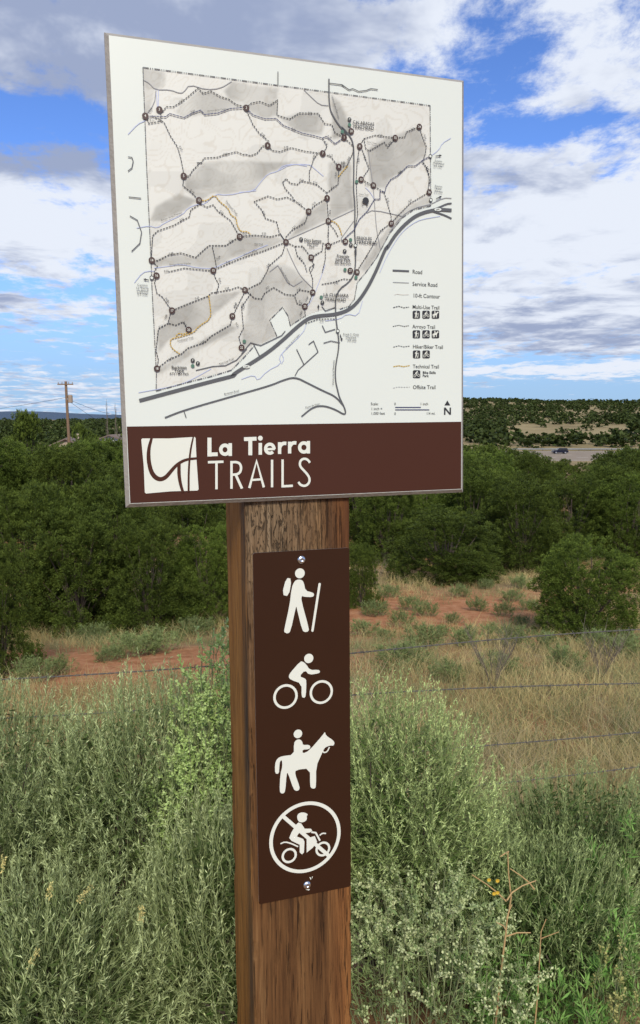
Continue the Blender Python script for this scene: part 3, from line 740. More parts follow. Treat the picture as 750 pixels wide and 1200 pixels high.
    def taper(pts, ws, k='J'):
        pts = chaikin(zp(k, pts), 2); n = len(pts); ww = np.interp(np.linspace(0, 1, n), np.linspace(0, 1, len(ws)), ws)
        Lf, Rt = [], []
        for i in range(n):
            a_, b_ = Vector(pts[max(i - 1, 0)]), Vector(pts[min(i + 1, n - 1)]); d_ = (b_ - a_).normalized(); nn = Vector((-d_.y, d_.x)) * ww[i] / 2
            Lf.append(tuple(Vector(pts[i]) + nn)); Rt.append(tuple(Vector(pts[i]) - nn))
        P.poly(Lf + Rt[::-1])
    taper([(163, 384), (150, 430), (150, 480), (163, 530), (190, 553), (217, 546), (240, 518), (265, 490), (300, 471), (348, 467)], [2.6, 4.6, 5.4, 4.4, 3.4, 2.6])
    taper([(272, 486), (271, 530), (277, 570), (288, 604)], [3.6, 4.2, 3.6, 3.0]); taper([(329, 380), (316, 440), (310, 520), (310, 602)], [1.6, 2.2, 2.4, 2.4])
    sub('logo_swirl', P, M_brown)
    # shaded relief of the mapped land, as printed
    st = 1.5; xs = np.arange(165, 507, st); ys = np.arange(77, 461, st); GX, GY = np.meshgrid(xs, ys)
    mask = np.zeros(GX.shape)
    for i_, sp in enumerate(RELIEF): mask = np.maximum(mask, pip(GX, GY, seq(sp)) * (0.75 + 0.25 * ((i_ * 37) % 10) / 10))
    for _ in range(2): mask = (mask + np.roll(mask, 1, 0) + np.roll(mask, -1, 0) + np.roll(mask, 1, 1) + np.roll(mask, -1, 1)) / 5
    n1 = vnoise(GX, GY, 22, 21) * 0.6 + vnoise(GX, GY, 9, 22) * 0.3 + vnoise(GX, GY, 4, 23) * 0.1
    hgt = vnoise(GX + GY * 0.3, GY, 34, 24) * 9 + vnoise(GX, GY, 13, 25) * 2.2; iso = np.abs((hgt % 1) - 0.5) < 0.085
    sh = np.clip(mask * (0.45 + 0.75 * n1) + (n1 - 0.5) * 0.25, 0, 1)
    lo = np.array(srgb(207, 206, 195)[:3]); hi = np.array(srgb(158, 156, 146)[:3]); buff = np.array(srgb(226, 214, 190)[:3])
    C = lo + (hi - lo) * sh[..., None]; C = C * (1 - 0.22 * (vnoise(GX, GY, 30, 26) > 0.72)[..., None] * 0.4) + 0 * buff
    C = np.where(iso[..., None], C * np.array([0.93, 0.905, 0.875]), C)
    keep = pip(GX[:-1, :-1] + st / 2, GY[:-1, :-1] + st / 2, MAP_EDGE)
    idx = np.arange(GX.size).reshape(GX.shape)
    q = np.stack([idx[1:, :-1], idx[1:, 1:], idx[:-1, 1:], idx[:-1, :-1]], -1)[keep]
    used = np.unique(q); remap = np.full(GX.size, -1); remap[used] = np.arange(len(used))
    pts = np.stack([GX.ravel(), GY.ravel()], -1)[used]; loc = [board_pt(p) for p in pts]
    V = np.array([(p[0], -0.0003, p[1]) for p in loc])
    mm = bpy.data.materials.new('print_relief'); mm.use_nodes = True; vc = mm.node_tree.nodes.new('ShaderNodeVertexColor'); vc.layer_name = 'Col'
    bb = mm.node_tree.nodes['Principled BSDF']; bb.inputs['Roughness'].default_value = 0.45; mm.node_tree.links.new(vc.outputs[0], bb.inputs['Base Color'])
    link('relief_map', npmesh('relief_map', V, remap[q], mm, C.reshape(-1, 3)[used]), panel)
    P = Print(-0.0006, conv)
    for s_ in ('G 435,480',): pass
    P.poly(seq('H 0,330 0,310 20,300 30,330')) if False else None
    P = Print(-0.0009, conv)
    for s_ in CREEKS: P.stroke(seq(s_), 0.75, smooth=1)
    sub('creek_lines', P, M_creek)
    P = Print(-0.0012, conv)
    for s_ in SERVICE: P.stroke(seq(s_), 0.8, smooth=1)
    sub('service_roads', P, M_grey)
    P = Print(-0.0015, conv)
    for s_ in BORDER: P.stroke(seq(s_), 0.95, dash=(6, 1.2, 1.0, 1.2, 1.0, 1.2))
    sub('map_border', P, M_road)
    P = Print(-0.0018, conv)
    P.stroke(seq(HIGHWAY), 3.7, smooth=2)
    for s_ in FORKS: P.stroke(seq(s_), 1.6, smooth=1)
    for s_ in MAJOR: P.stroke(seq(s_), 1.6, smooth=2)
    for s_ in MINOR: P.stroke(seq(s_), 0.95)
    sub('road_lines', P, M_road)
    P = Print(-0.0021, conv)
    for s_ in GOLD: P.stroke(seq(s_), 1.15, smooth=1, dash=(2.4, 0.7))
    sub('technical_trails', P, M_gold)
    P = Print(-0.0021, conv)
    for s_ in TRAILS: P.stroke(seq(s_), 0.95, dash=(2.3, 1.1))
    sub('trail_lines', P, M_ink)
    P = Print(-0.0024, conv)
    for s_ in CREEK_TRAILS: P.stroke(seq(s_), 1.0, dash=(3.2, 0.5))
    sub('creek_trail_lines', P, M_creekt)
    # numbered trail junctions
    P = Print(-0.0027, conv); Q = Print(-0.0030, conv)
    for s_ in MARKS:
        num, k_, xy = s_.split(); c = z1(k_, *[float(q_) for q_ in xy.split(',')]); P = Print(-0.0027, conv); P.disc(c, 3.4); sub('junction_marker', P, M_mark)
        Q = Print(-0.0030, conv); Q.text((c[0], c[1] + 1.4), num, 2.8, 'CENTER', weight=0.01, xs=0.85); sub('junction_number', Q, M_letter)
    P = Print(-0.0027, conv); Q = Print(-0.0030, conv)
    for s_ in OPEN:
        c = seq(s_)[0]; P = Print(-0.0027, conv); Q = Print(-0.0030, conv); P.disc(c, 1.9); Q.ring(c, 1.9, 0.7); sub('node_dot', P, M_white); sub('node_ring', Q, M_ink)
    for s_ in GREEN: P = Print(-0.0027, conv); P.disc(seq(s_)[0], 2.0); sub('trail_access_symbol', P, M_green)
    P = Print(-0.0027, conv); Q = Print(-0.0030, conv)
    for s_ in BLACK:
        c = seq(s_)[0]; P.disc(c, 2.3); Q = Print(-0.0030, conv); Q.text((c[0], c[1] + 1.2), 'P', 2.6, 'CENTER'); sub('parking_letter', Q, M_letter)
    P.disc(seq('F 150,245')[0], 3.9); P.stroke(seq('F 155,262 160,278'), 1.2)
    c = seq('G 105,95')[0]
    for ar in ('G 130,100 105,95', 'F 592,232 618,220', 'C 598,518 626,514', 'H 600,385 609,412', 'H 481,248 481,230'):
        s_ = seq(ar); P.stroke(s_, 1.0); d_ = (Vector(s_[1]) - Vector(s_[0])).normalized(); n_ = Vector((-d_.y, d_.x)); e_ = Vector(s_[1])
        P.poly([tuple(e_ + d_ * 2), tuple(e_ + n_ * 1.4 - d_ * 1.0), tuple(e_ - n_ * 1.4 - d_ * 1.0)])
    sub('place_symbols', P, M_ink)
    for c, t_ in ((seq('F 602,300')[0], '599'), (seq('J 540,102')[0], '599')):
        P = Print(-0.0027, conv); P.poly([(c[0] + 4.2 * math.cos(q_), c[1] + 1.9 * math.sin(q_)) for q_ in np.linspace(0, 2 * math.pi, 17)[:-1]]); sub('route_shield', P, M_white)
    # lettering on the map
    P = Print(-0.0030, conv)
    def word(k_, x, y, s_, cap, align='LEFT', ang=0, weight=0.0): P.text(z1(k_, x, y), s_, cap, align, math.radians(ang), weight)
    for k_, x, y in (('F', 602, 307), ('J', 540, 107)): word(k_, x, y, '599', 2.2, 'CENTER', 12)
    for a_ in (('C', 113, 327, 'CALABASAS'), ('C', 113, 352, 'TRAILHEAD'), ('F', 92, 487, 'FRIJOLES'), ('F', 92, 512, 'TRAILHEAD'), ('H', 508, 175, 'LA CUCHARA'), ('H', 516, 199, 'TRAILHEAD')): word(*a_, 3.6, weight=0.012)
    for a_ in (('E', 407, 500, 'Dirt Jumps'),): word(*a_, 3.4, weight=0.02)
    for a_ in (('E', 460, 521, 'Bike Skills'), ('E', 455, 539, 'Park'), ('E', 650, 643, 'Bike Skills Park'), ('G', 320, 692, 'ATV / MX Park')): word(*a_, 2.4, 'CENTER', weight=0.015)
    for a_ in (('E', 650, 601, 'Freeride'), ('E', 650, 623, 'Jump Park')): word(*a_, 3.2, 'CENTER', weight=0.02)
    for a_ in (('G', 320, 655, 'Buckman'), ('G', 320, 674, 'Track')): word(*a_, 3.3, 'CENTER', weight=0.02)
    for a_ in (('G', 90, 138, 'Camino'), ('G', 90, 157, 'La Tierra'), ('G', 90, 175, 'trailhead'), ('G', 90, 193, '0.9 mile'), ('H', 660, 390, 'Frank S. Ortiz'), ('H', 660, 407, 'Dog Park'), ('H', 665, 423, '0.4 mile'),
               ('C', 615, 553, 'Estates'), ('C', 615, 568, 'Trail Head'), ('C', 612, 583, '0.7 mile'), ('F', 606, 161, 'Estates'), ('F', 606, 178, 'River'), ('F', 606, 195, '0.4 mile')): word(*a_, 2.5, 'CENTER')
    for a_ in (('G', 572, 633, 'Thin Line Trail', 2.2, 'LEFT', 22), ('G', 310, 487, 'Technical Trail', 2.2, 'LEFT', 14), ('J', 452, 214, 'Buckman Road', 2.1, 'LEFT', 13), ('I', 90, 256, 'Paseo de Vistas', 2.1, 'LEFT', 14), ('D', 555, 250, 'Technical Trail', 2.2, 'LEFT', -48),
               ('I', 197, 168, 'Camino de las Montoyas', 2.1, 'LEFT', 87), ('H', 268, 22, 'Private Property', 2.2, 'LEFT', -57), ('D', 205, 650, 'Arroyo de los Frijoles', 1.9, 'LEFT', 6), ('A', 497, 332, 'Arroyo de las Calabasas', 1.8, 'LEFT', 12), ('D', 155, 375, 'Arroyo de las Trampas', 1.9, 'LEFT', 24),
               ('E', 30, 590, 'Frijoles Road', 2.2, 'LEFT', 18), ('H', 305, 465, 'Arroyo de los Frijoles', 1.9, 'LEFT', 45), ('B', 630, 225, 'Camino de las Montoyas', 1.9, 'LEFT', -72), ('C', 195, 437, 'Tank Tower', 1.8, 'LEFT', -6), ('E', 95, 520, 'Mill Well', 1.9, 'LEFT', 0), ('F', 105, 208, 'Water Tank', 1.8, 'LEFT', 0)): word(*a_)
    for s_ in DIST:
        k_, xy, t_, an = s_.split(); x, y = [float(q_) for q_ in xy.split(',')]
        word(k_, x, y + 6, '0' + t_ if t_[0] == '.' else t_, 2.1, 'CENTER', float(an), 0.01)
    sub('map_lettering', P, M_ink)
    # legend, scale and north arrow
    P = Print(-0.0006, conv); P.stroke(zp('K', [(143, 122), (280, 128)]), 2.3); sub('road_key', P, M_road)
    P = Print(-0.0006, conv); P.stroke(zp('K', [(145, 221), (278, 226)]), 0.85); P.stroke(zp('L', [(224, 374), (255, 366), (300, 368), (342, 366)]), 0.8, dash=(1.8, 1.6)); sub('service_road_key', P, M_grey)
    P = Print(-0.0006, conv); P.stroke(zp('K', [(158, 325), (180, 319), (225, 325), (278, 323)]), 0.6); sub('contour_key', P, material('print_contour', (0.60, 0.57, 0.50, 1), 0.5))
    P = Print(-0.0006, conv); P.stroke(zp('K', [(148, 432), (195, 421), (235, 434), (280, 428)]), 1.15, dash=(2.3, 1)); P.stroke(zp('K', [(145, 590), (195, 580), (240, 590), (280, 583)]), 1.0, dash=(1.6, .8)); P.stroke(zp('L', [(224, 74), (262, 64), (300, 72), (343, 66)]), 1.0, dash=(2, 1.2)); sub('trail_keys', P, M_road)
    P = Print(-0.0006, conv); P.stroke(zp('L', [(224, 217), (265, 210), (300, 217), (343, 209)]), 1.2, dash=(2.6, .6)); sub('technical_trail_key', P, M_gold)
    P = Print(-0.0006, conv)
    for k_, x, y, s_, cap in (('K', 308, 148, 'Road', 4.9), ('K', 308, 250, 'Service Road', 4.9), ('K', 311, 347, '10-ft Contour', 4.9), ('K', 308, 441, 'Multi-Use Trail', 4.6), ('K', 308, 605, 'Arroyo Trail', 4.6), ('L', 366, 83, 'Hiker/Biker Trail', 4.6), ('L', 366, 228, 'Technical Trail', 4.6), ('L', 366, 381, 'Offsite Trail', 4.9)):
        P.text(z1(k_, x, y), s_, cap, weight=0.004, xs=0.93)
    for a_ in (('L', 438, 269, 'Bike Skills', 3.2), ('L', 438, 293, 'Park', 3.2)): P.text(z1(*a_[:3]), a_[3], a_[4], weight=0.02)
    for a_ in (('L', 58, 499, 'Scale:'), ('L', 60, 535, '1 inch ='), ('L', 60, 569, '1,000 feet'), ('L', 230, 499, '0'), ('L', 420, 499, '1 inch'), ('L', 230, 571, '0'), ('L', 465, 569, '1/4 mi.')): P.text(z1(*a_[:3]), a_[3], 3.4, xs=0.95)
    sub('legend_lettering', P, M_ink)
    P = Print(-0.0006, conv); P.stroke(zp('L', [(237, 515), (425, 515)]), 1.2); P.stroke(zp('L', [(237, 533), (487, 533)]), 1.2); sub('scale_bar', P, M_creekt)
    P = Print(-0.0006, conv); P.poly(zp('L', [(598, 500), (640, 500), (619, 464)])); P.stroke(zp('L', [(600, 569), (600, 516)]), 1.9); P.stroke(zp('L', [(641, 569), (641, 516)]), 1.9); P.stroke(zp('L', [(601, 518), (640, 567)]), 1.9); sub('north_arrow', P, M_ink)
    P = Print(-0.0006, conv); Q = Print(-0.0010, conv)
    boxes = [('K', x, y, i_) for y in (458, 622) for i_, x in enumerate((310, 391, 470))] + [('L', 367, 98, 0), ('L', 437, 98, 1), ('L', 367, 243, 1)]
    for k_, x, y, ic in boxes:
        w_, h_ = (62, 67) if k_ == 'K' else (54, 58); c0 = z1(k_, x, y); c1 = z1(k_, x + w_, y + h_)
        x0_, y0_, x1_, y1_ = c0[0], c0[1], c1[0], c1[1]; e_ = 1.0; P = Print(-0.0006, conv); Q = Print(-0.0010, conv)
        P.poly([(x0_ + e_, y0_), (x1_ - e_, y0_), (x1_, y0_ + e_), (x1_, y1_ - e_), (x1_ - e_, y1_), (x0_ + e_, y1_), (x0_, y1_ - e_), (x0_, y0_ + e_)])
        cxm, cym = (x0_ + x1_) / 2, (y0_ + y1_) / 2
        if ic == 0:
            T_ = lambda p: (cxm + (p[0] - 351) * 0.105, cym + (p[1] - 703) * 0.105); hiker(Q, 'm', T_); Q.disc(T_(z1('m', 403, 405)), 0.75); Q.stroke([T_(z1('m', 505, 460)), T_(z1('m', 468, 702))], 0.45)
        elif ic == 1:
            T_ = lambda p: (cxm + (p[0] - 356) * 0.11, cym + (p[1] - 799) * 0.11); cyclist(Q, 'm', T_); Q.disc(T_(z1('m', 449, 845)), 0.75)
            for wx, wy in ((329, 1042), (514, 1020)): Q.ring(T_(z1('m', wx, wy)), 1.35, 0.5, 16)
        else:
            T_ = lambda p: (cxm + (p[0] - 357) * 0.105, cym + (p[1] - 893) * 0.105); horse(Q, 'n', T_); Q.disc(T_(z1('n', 393, 132)), 0.7)
        sub('icon_box', P, M_ink); sub('icon', Q, M_letter)
    # fixing screws hidden in the photo's glare are left out; the activity plate below
    x0, x1, z1_, z0_ = -0.0925, 0.0862, -0.464, -1.122
    cs = [plate_pt(p) for p in ((295.4, 648.5), (408.6, 641.5), (411.9, 1041), (304.2, 1057))]
    xl = (cs[0][0] + cs[3][0]) / 2; xr = (cs[1][0] + cs[2][0]) / 2; zt_ = (cs[0][1] + cs[1][1]) / 2; zb = (cs[2][1] + cs[3][1]) / 2
    pb = MB(); r_ = 0.004
    rr = []
    for (cx_, cz_, a0) in ((xr - r_, zt_ - r_, 0), (xl + r_, zt_ - r_, 90), (xl + r_, zb + r_, 180), (xr - r_, zb + r_, 270)):
        rr += [(cx_ + r_ * math.cos(math.radians(a0 + q_)), cz_ + r_ * math.sin(math.radians(a0 + q_))) for q_ in (0, 30, 60, 90)]
    pb.prism(rr, PLATE_Y, PLATE_Y + 0.0022); me = pb.mesh('activity_plate', M_plate); me.materials.append(M_alu)
    for p in me.polygons:
        if abs(p.normal.y) < 0.5: p.material_index = 1
    plate = place(link('activity_plate', me), POST_M); tag(plate, 'narrow dark brown plate with four white activity symbols')
    yb = PLATE_Y - 0.0003
    def psub(name, P_): P_.build(name, M_letter, plate)
    P = Print(yb, plate_pt); hiker(P, 'm'); P.disc(z1('m', 403, 405), 6.0, 28); P.stroke(zp('m', [(505, 461), (468, 701)]), 3.0, capround=True); psub('hiker_symbol', P)
    P = Print(yb, plate_pt); cyclist(P, 'm'); P.disc(z1('m', 449, 845), 5.8, 28)
    P.ring(z1('m', 329, 1042), 13.7, 3.1, 40); P.ring(z1('m', 514, 1019), 13.4, 3.0, 40); psub('cyclist_symbol', P)
    P = Print(yb, plate_pt); horse(P, 'n'); P.disc(z1('n', 393, 132), 5.4, 28); P.stroke(zp('n', [(519, 214), (526, 230), (545, 224), (556, 200)]), 1.6, smooth=1); psub('horse_rider_symbol', P)
    P = Print(yb, plate_pt); c_ = plate_pt(z1('n', 432, 667)); e_ = plate_pt(z1('n', 603, 645)); R_ = math.hypot(e_[0] - c_[0], e_[1] - c_[1])
    t_ = plate_pt(z1('n', 440, 489)); R2_ = math.hypot(t_[0] - c_[0], t_[1] - c_[1]); R_ = (R_ + R2_) / 2
    P.strip([(c_[0] + R_ * math.cos(2 * math.pi * q_ / 64), c_[1] + R_ * math.sin(2 * math.pi * q_ / 64)) for q_ in range(64)], 0.0068, close=True)
    P.stroke(zp('n', [(316, 558), (556, 765)]), 4.6)
    P.poly(chaikin(zp('n', [(392, 580), (388, 555), (400, 540), (425, 537), (446, 548), (438, 556), (440, 575), (425, 588), (405, 590)]), 1, True))
    P.poly(zp('n', [(395, 590), (410, 595), (428, 622), (460, 622), (467, 632), (455, 642), (425, 645), (402, 640), (387, 662), (420, 675), (427, 690), (424, 745), (414, 755), (402, 745), (402, 705), (360, 685), (348, 670), (360, 640), (385, 600)]))
    P.poly(zp('n', [(438, 672), (480, 660), (492, 690), (470, 720), (438, 746)]))
    P.stroke(zp('n', [(462, 640), (485, 643), (507, 684)]), 2.2); P.stroke(zp('n', [(505, 657), (520, 645), (538, 647)]), 1.7, smooth=1)
    P.stroke(zp('n', [(303, 700), (325, 690), (355, 697), (394, 715)]), 1.7, smooth=1); P.ring(z1('n', 348, 761), 8.3, 2.9, 32); P.ring(z1('n', 522, 727), 8.3, 2.8, 32); psub('no_motorbike_symbol', P)
    P = Print(yb, plate_pt); P.poly(zp('n', [(452, 872), (462, 876), (460, 888)])); P.poly(zp('n', [(465, 871), (470, 868), (467, 880)])); P.poly(zp('n', [(432, 937), (455, 934), (450, 941)])); psub('paint_scratch', P)
    for k_, x, y in (('m', 411, 335), ('n', 440, 913)):
        c_ = plate_pt(z1(k_, x, y)); b_ = MB(); yy = PLATE_Y
        b_.lathe([(0.0078, 0.0), (0.0078, 0.0006), (0.0074, 0.0018), (0.0060, 0.0032), (0.0040, 0.0040), (0.0026, 0.0042), (0.0022, 0.0030), (0.0002, 0.0030)], (c_[0], yy, c_[1]), 24, '-Y')
        o_ = b_.build('screw', M_steel, plate, True)
build_sign()

# ------------------------------------------------------------------ plants: shared builders
def unit(v): return v / np.maximum(np.linalg.norm(v, axis=-1, keepdims=True), 1e-9)
def leaves(base, direc, length, width, rng, col, belly=0.45, curl=0.0):
    """flat pointed leaves: base (n,3), direc (n,3) unit, length and width (n,), col (n,3) -> V, F, C"""
    n = len(base)
    side = unit(np.cross(direc, unit(rng.normal(size=(n, 3)))))
    nrm = np.cross(side, direc)
    L = length[:, None]; Wd = width[:, None]
    mid = base + direc * L * belly
    tip = base + direc * L + nrm * L * curl
    V = np.stack([base, mid + side * Wd / 2, tip, mid - side * Wd / 2], 1).reshape(-1, 3)
    F = np.arange(4 * n).reshape(-1, 4)
    return V, F, np.repeat(col, 4, 0)
def join(parts):
    V, F, C, o = [], [], [], 0
    for v, f, c in parts: V.append(v); F.append(f + o); C.append(c); o += len(v)
    return np.concatenate(V), np.concatenate(F), np.concatenate(C)
def stems_mesh(name, paths, r0, r1, mat, seg=4):
    """paths (n,k,3): thin tapered stems"""
    n, k, _ = paths.shape
    t = unit(np.gradient(paths, axis=1)); a = unit(np.cross(t, np.array([0.31, 0.17, 0.93]))); b = np.cross(t, a)
    w = np.linspace(0, 2 * math.pi, seg, endpoint=False)
    rad = (np.linspace(1, 0, k)[None, :] * (np.asarray(r0).reshape(-1, 1) - r1) + r1)[..., None, None] if np.ndim(r0) else (np.linspace(r0, r1, k)[None, :, None, None])
    V = (paths[:, :, None, :] + (a[:, :, None, :] * np.cos(w)[:, None] + b[:, :, None, :] * np.sin(w)[:, None]) * rad).reshape(-1, 3)
    I, J, K_ = np.meshgrid(np.arange(n), np.arange(k - 1), np.arange(seg), indexing='ij'); K2 = (K_ + 1) % seg
    q = lambda j, kk: I * k * seg + j * seg + kk
    F = np.stack([q(J, K_), q(J, K2), q(J + 1, K2), q(J + 1, K_)], -1).reshape(-1, 4)
    return npmesh(name, V, F, mat)
M_sage = leaf_material('sage_leaf', 0.18)
M_juniper = leaf_material('juniper_leaf', 0.12)
M_grass = leaf_material('grass_blade', 0.3)
M_stem = material('shrub_stem', (0.19, 0.21, 0.10, 1), 0.8, var=0.3, vscale=30)
M_gstem = material('green_stem', (0.24, 0.29, 0.11, 1), 0.7, var=0.25, vscale=30)
M_bark = material('juniper_bark', (0.085, 0.065, 0.048, 1), 0.9, var=0.4, vscale=14, bump=0.6, bscale=40, stretch=(1, 1, 0.2))
M_dead = material('dead_twig', (0.15, 0.122, 0.09, 1), 0.85, var=0.3, vscale=20)

def curved(p0, p1, bow, k):
    """n curved paths from p0 to p1 with a sideways bow"""
    t = np.linspace(0, 1, k)[None, :, None]
    return p0[:, None] * (1 - t) + p1[:, None] * t + bow[:, None] * (np.sin(t * math.pi))
def along(paths, idx, t):
    k = paths.shape[1]; f = np.clip(t * (k - 1), 0, k - 1.001); i = f.astype(int); fr = (f - i)[:, None]
    a, b = paths[idx, i], paths[idx, i + 1]; return a * (1 - fr) + b * fr, unit(b - a)

def shrub(name, loc, rx, ry, h, seed, nst, nbr, nlf, leaf, blen, cols, label, cat, group=None, droop=0.0, fruit=0, fcols=None, upright=0.5, tilt=(0, 0), stem_mat=None, base_r=0.25):
    """a many-stemmed shrub; every stem carries leafy branchlets; fruit = clusters of small bracts near the tips"""
    rng = np.random.default_rng(seed); root = empty(name, (loc[0], loc[1], gz(loc[0], loc[1])))
    tag(root, label, cat, group)
    th = rng.uniform(0, 2 * math.pi, nst); rr = np.sqrt(rng.uniform(0.0, 1, nst))
    hh = h * (1 - 0.50 * rr ** 2.6) * rng.uniform(0.80, 1.04, nst)
    tip = np.stack([rx * rr * np.cos(th) * 1.08 + tilt[0] * hh, ry * rr * np.sin(th) * 1.08 + tilt[1] * hh, hh], -1)
    p0 = np.stack([rx * base_r * rr * np.cos(th), ry * base_r * rr * np.sin(th), np.full(nst, -0.04)], -1)
    bow = np.stack([np.cos(th) * rx * 0.20 * rr, np.sin(th) * ry * 0.20 * rr, -0.10 * h * rr], -1) + rng.normal(size=(nst, 3)) * 0.045 * h
    st = curved(p0, tip, bow, 7)
    link('stem', stems_mesh('stem', st, 0.0022 * h / 0.8 + 0.0006, 0.0008, stem_mat or M_stem), root)
    nb = nst * nbr; si = np.repeat(np.arange(nst), nbr); t = rng.uniform(0.22, 1.0, nb) ** 0.75
    b0, bd = along(st, si, t)
    outw = np.stack([np.cos(th), np.sin(th), np.zeros(nst)], -1)[si] * rr[si][:, None]
    out = unit(unit(rng.normal(size=(nb, 3))) * 0.75 + bd * 0.55 + outw * 0.45 + np.array([0, 0, upright]) - np.array([0, 0, droop]))
    bl = blen * rng.uniform(0.45, 1.2, nb) * (1.15 - 0.5 * t)
    b1 = b0 + out * bl[:, None]
    br = curved(b0, b1, rng.normal(size=(nb, 3)) * 0.07 * blen + np.array([0, 0, -0.06 * blen]), 3)
    link('branchlet', stems_mesh('branchlet', br, 0.0012, 0.0006, M_gstem, 3), root)['kind'] = 'stuff'
    nl = nb * nlf; li = np.repeat(np.arange(nb), nlf); u = rng.uniform(0.02, 1.0, nl) ** 0.85
    l0, ld = along(br, li, u)
    spread = rng.uniform(0.30, 0.95, nl)[:, None]
    d = unit(ld * (1.05 - 0.35 * spread) + unit(rng.normal(size=(nl, 3))) * spread)
    ll = rng.uniform(0.6, 1.15, nl) * leaf[0] * (1.15 - 0.45 * u); lw = rng.uniform(0.7, 1.2, nl) * leaf[1]
    cA, cB = np.array(cols[0]), np.array(cols[1])
    k = np.clip(np.repeat(rng.uniform(0, 1, nb), nlf) * 0.45 + rng.uniform(0, 1, nl) * 0.25 + 0.42 * u ** 2 - 0.05, 0, 1)[:, None]      # young tips are paler
    c = cA * (1 - k) + cB * k
    parts = [leaves(l0, d, ll, lw, rng, c, curl=0.06)]
    link('foliage', npmesh('foliage', *parts[0][:2], M_sage, parts[0][2]), root)
    if fruit:
        sel = np.nonzero(t > 0.62)[0]; sel = sel[rng.uniform(size=len(sel)) < 0.75]; nf = len(sel) * fruit
        fi = np.repeat(sel, fruit); u = rng.uniform(0.25, 1.08, nf); p, pd = along(br, fi, np.clip(u, 0, 1))
        p = p + unit(rng.normal(size=(nf, 3))) * rng.uniform(0.001, 0.006, nf)[:, None]
        k = np.clip(np.repeat(rng.uniform(0, 1, len(sel)), fruit) * 0.7 + rng.uniform(0, 1, nf) * 0.3, 0, 1)[:, None]
        c = np.array(fcols[0]) * (1 - k) + np.array(fcols[1]) * k
        V, F, C = leaves(p, unit(rng.normal(size=(nf, 3)) + pd * 0.3), rng.uniform(0.005, 0.009, nf), rng.uniform(0.004, 0.007, nf), rng, c, 0.5, 0.1)
        link('fruit', npmesh('fruit', V, F, M_sage, C), root)['kind'] = 'stuff'
    return root

# ------------------------------------------------------------------ junipers
def juniper_meshes(seed, nlobe, nclump, nleaf, leaf, cols, inner=0.35, shape=(1.0, 1.0), trunk=True, wide=0.3, full=0.12):
    """crown in a unit box (width 1, height 1, base at z = 0), many leaf sprays on uneven lobes; and a trunk with limbs"""
    rng = np.random.default_rng(seed)
    lob = []; limbs = []
    for i in range(nlobe):
        a = rng.uniform(0, 2 * math.pi); f = (i + 0.5) / nlobe
        z = 0.10 + 0.76 * rng.uniform(0, 1) ** 0.9
        env = math.sqrt(max(0.0, 1 - ((z - 0.36) / 0.66) ** 2)) * (0.88 if z > 0.25 else 0.80)
        r = 0.36 * env * math.sqrt(rng.uniform(full, 1.1))
        R = rng.uniform(0.11, 0.185) * (1.1 - 0.35 * z)
        lob.append((r * math.cos(a) * shape[0], r * math.sin(a), z * shape[1], R)); limbs.append((r * math.cos(a) * shape[0], r * math.sin(a), z * shape[1]))
    for i in range(max(3, nlobe // 3)):                       # skirt of low boughs resting near the ground
        a = rng.uniform(0, 2 * math.pi); r = rng.uniform(0.24, 0.40); lob.append((r * math.cos(a) * shape[0], r * math.sin(a), rng.uniform(0.07, 0.22), rng.uniform(0.09, 0.14)))
    lob = np.array(lob)
    pk = lob[:, 3] ** 2; pk = pk / pk.sum(); li = rng.choice(len(lob), nclump, p=pk)
    d = unit(rng.normal(size=(nclump, 3)) + np.array([0, 0, 0.35])); rad = np.where(rng.uniform(size=nclump) < inner, rng.uniform(0.3, 0.8, nclump), rng.uniform(0.80, 1.15, nclump))
    c = lob[li, :3] + d * (lob[li, 3] * rad)[:, None]; c[:, 2] = np.maximum(c[:, 2], 0.015)
    rel = c - np.array([0, 0, 0.38]); outd = unit(unit(rel) * 0.8 + d * 0.6 + np.array([0, 0, 0.45]))
    n = nclump * nleaf; ci = np.repeat(np.arange(nclump), nleaf); puff = rng.uniform(0.5, 1.3, nclump)[ci] * leaf[2]
    off = unit(rng.normal(size=(n, 3))) * (rng.uniform(0, 1, n) ** 0.5)[:, None]
    p = c[ci] + (off + outd[ci] * 0.45) * puff[:, None]
    dd = unit(off * 0.8 + outd[ci] * 0.75 + rng.normal(size=(n, 3)) * 0.30)
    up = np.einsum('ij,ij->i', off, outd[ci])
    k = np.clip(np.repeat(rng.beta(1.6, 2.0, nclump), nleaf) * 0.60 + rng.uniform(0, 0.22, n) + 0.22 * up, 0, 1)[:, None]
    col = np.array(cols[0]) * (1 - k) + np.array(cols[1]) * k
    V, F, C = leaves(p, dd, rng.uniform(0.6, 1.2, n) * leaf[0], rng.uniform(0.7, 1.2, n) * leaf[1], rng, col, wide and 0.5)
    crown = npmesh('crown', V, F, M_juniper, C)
    tr = None
    if trunk:
        b = MB(); r0 = 0.022
        for i in range(3):
            a = i * 2.1 + rng.uniform(0, 0.6); top = np.array([0.10 * math.cos(a), 0.10 * math.sin(a), 0.55 + 0.1 * i])
            b.tube([(0.012 * math.cos(a), 0.012 * math.sin(a), -0.05), (0.05 * math.cos(a + .4), 0.05 * math.sin(a + .4), 0.18), tuple(top * np.array([0.9, 0.9, 0.65])), tuple(top)], [r0, r0 * 0.75, r0 * 0.5, r0 * 0.2], 6)
        for q in limbs[::2]:
            q = np.array(q); s = q * np.array([0.22, 0.22, 0.35]); s[2] = max(0.06, s[2])
            b.tube([tuple(s), tuple((s + q) / 2 + rng.normal(size=3) * 0.02), tuple(q)], [0.007, 0.005, 0.002], 5)
        tr = b.mesh('trunk', M_bark)
    return crown, tr
DARK, LIGHT = (0.034, 0.051, 0.010), (0.145, 0.192, 0.034)
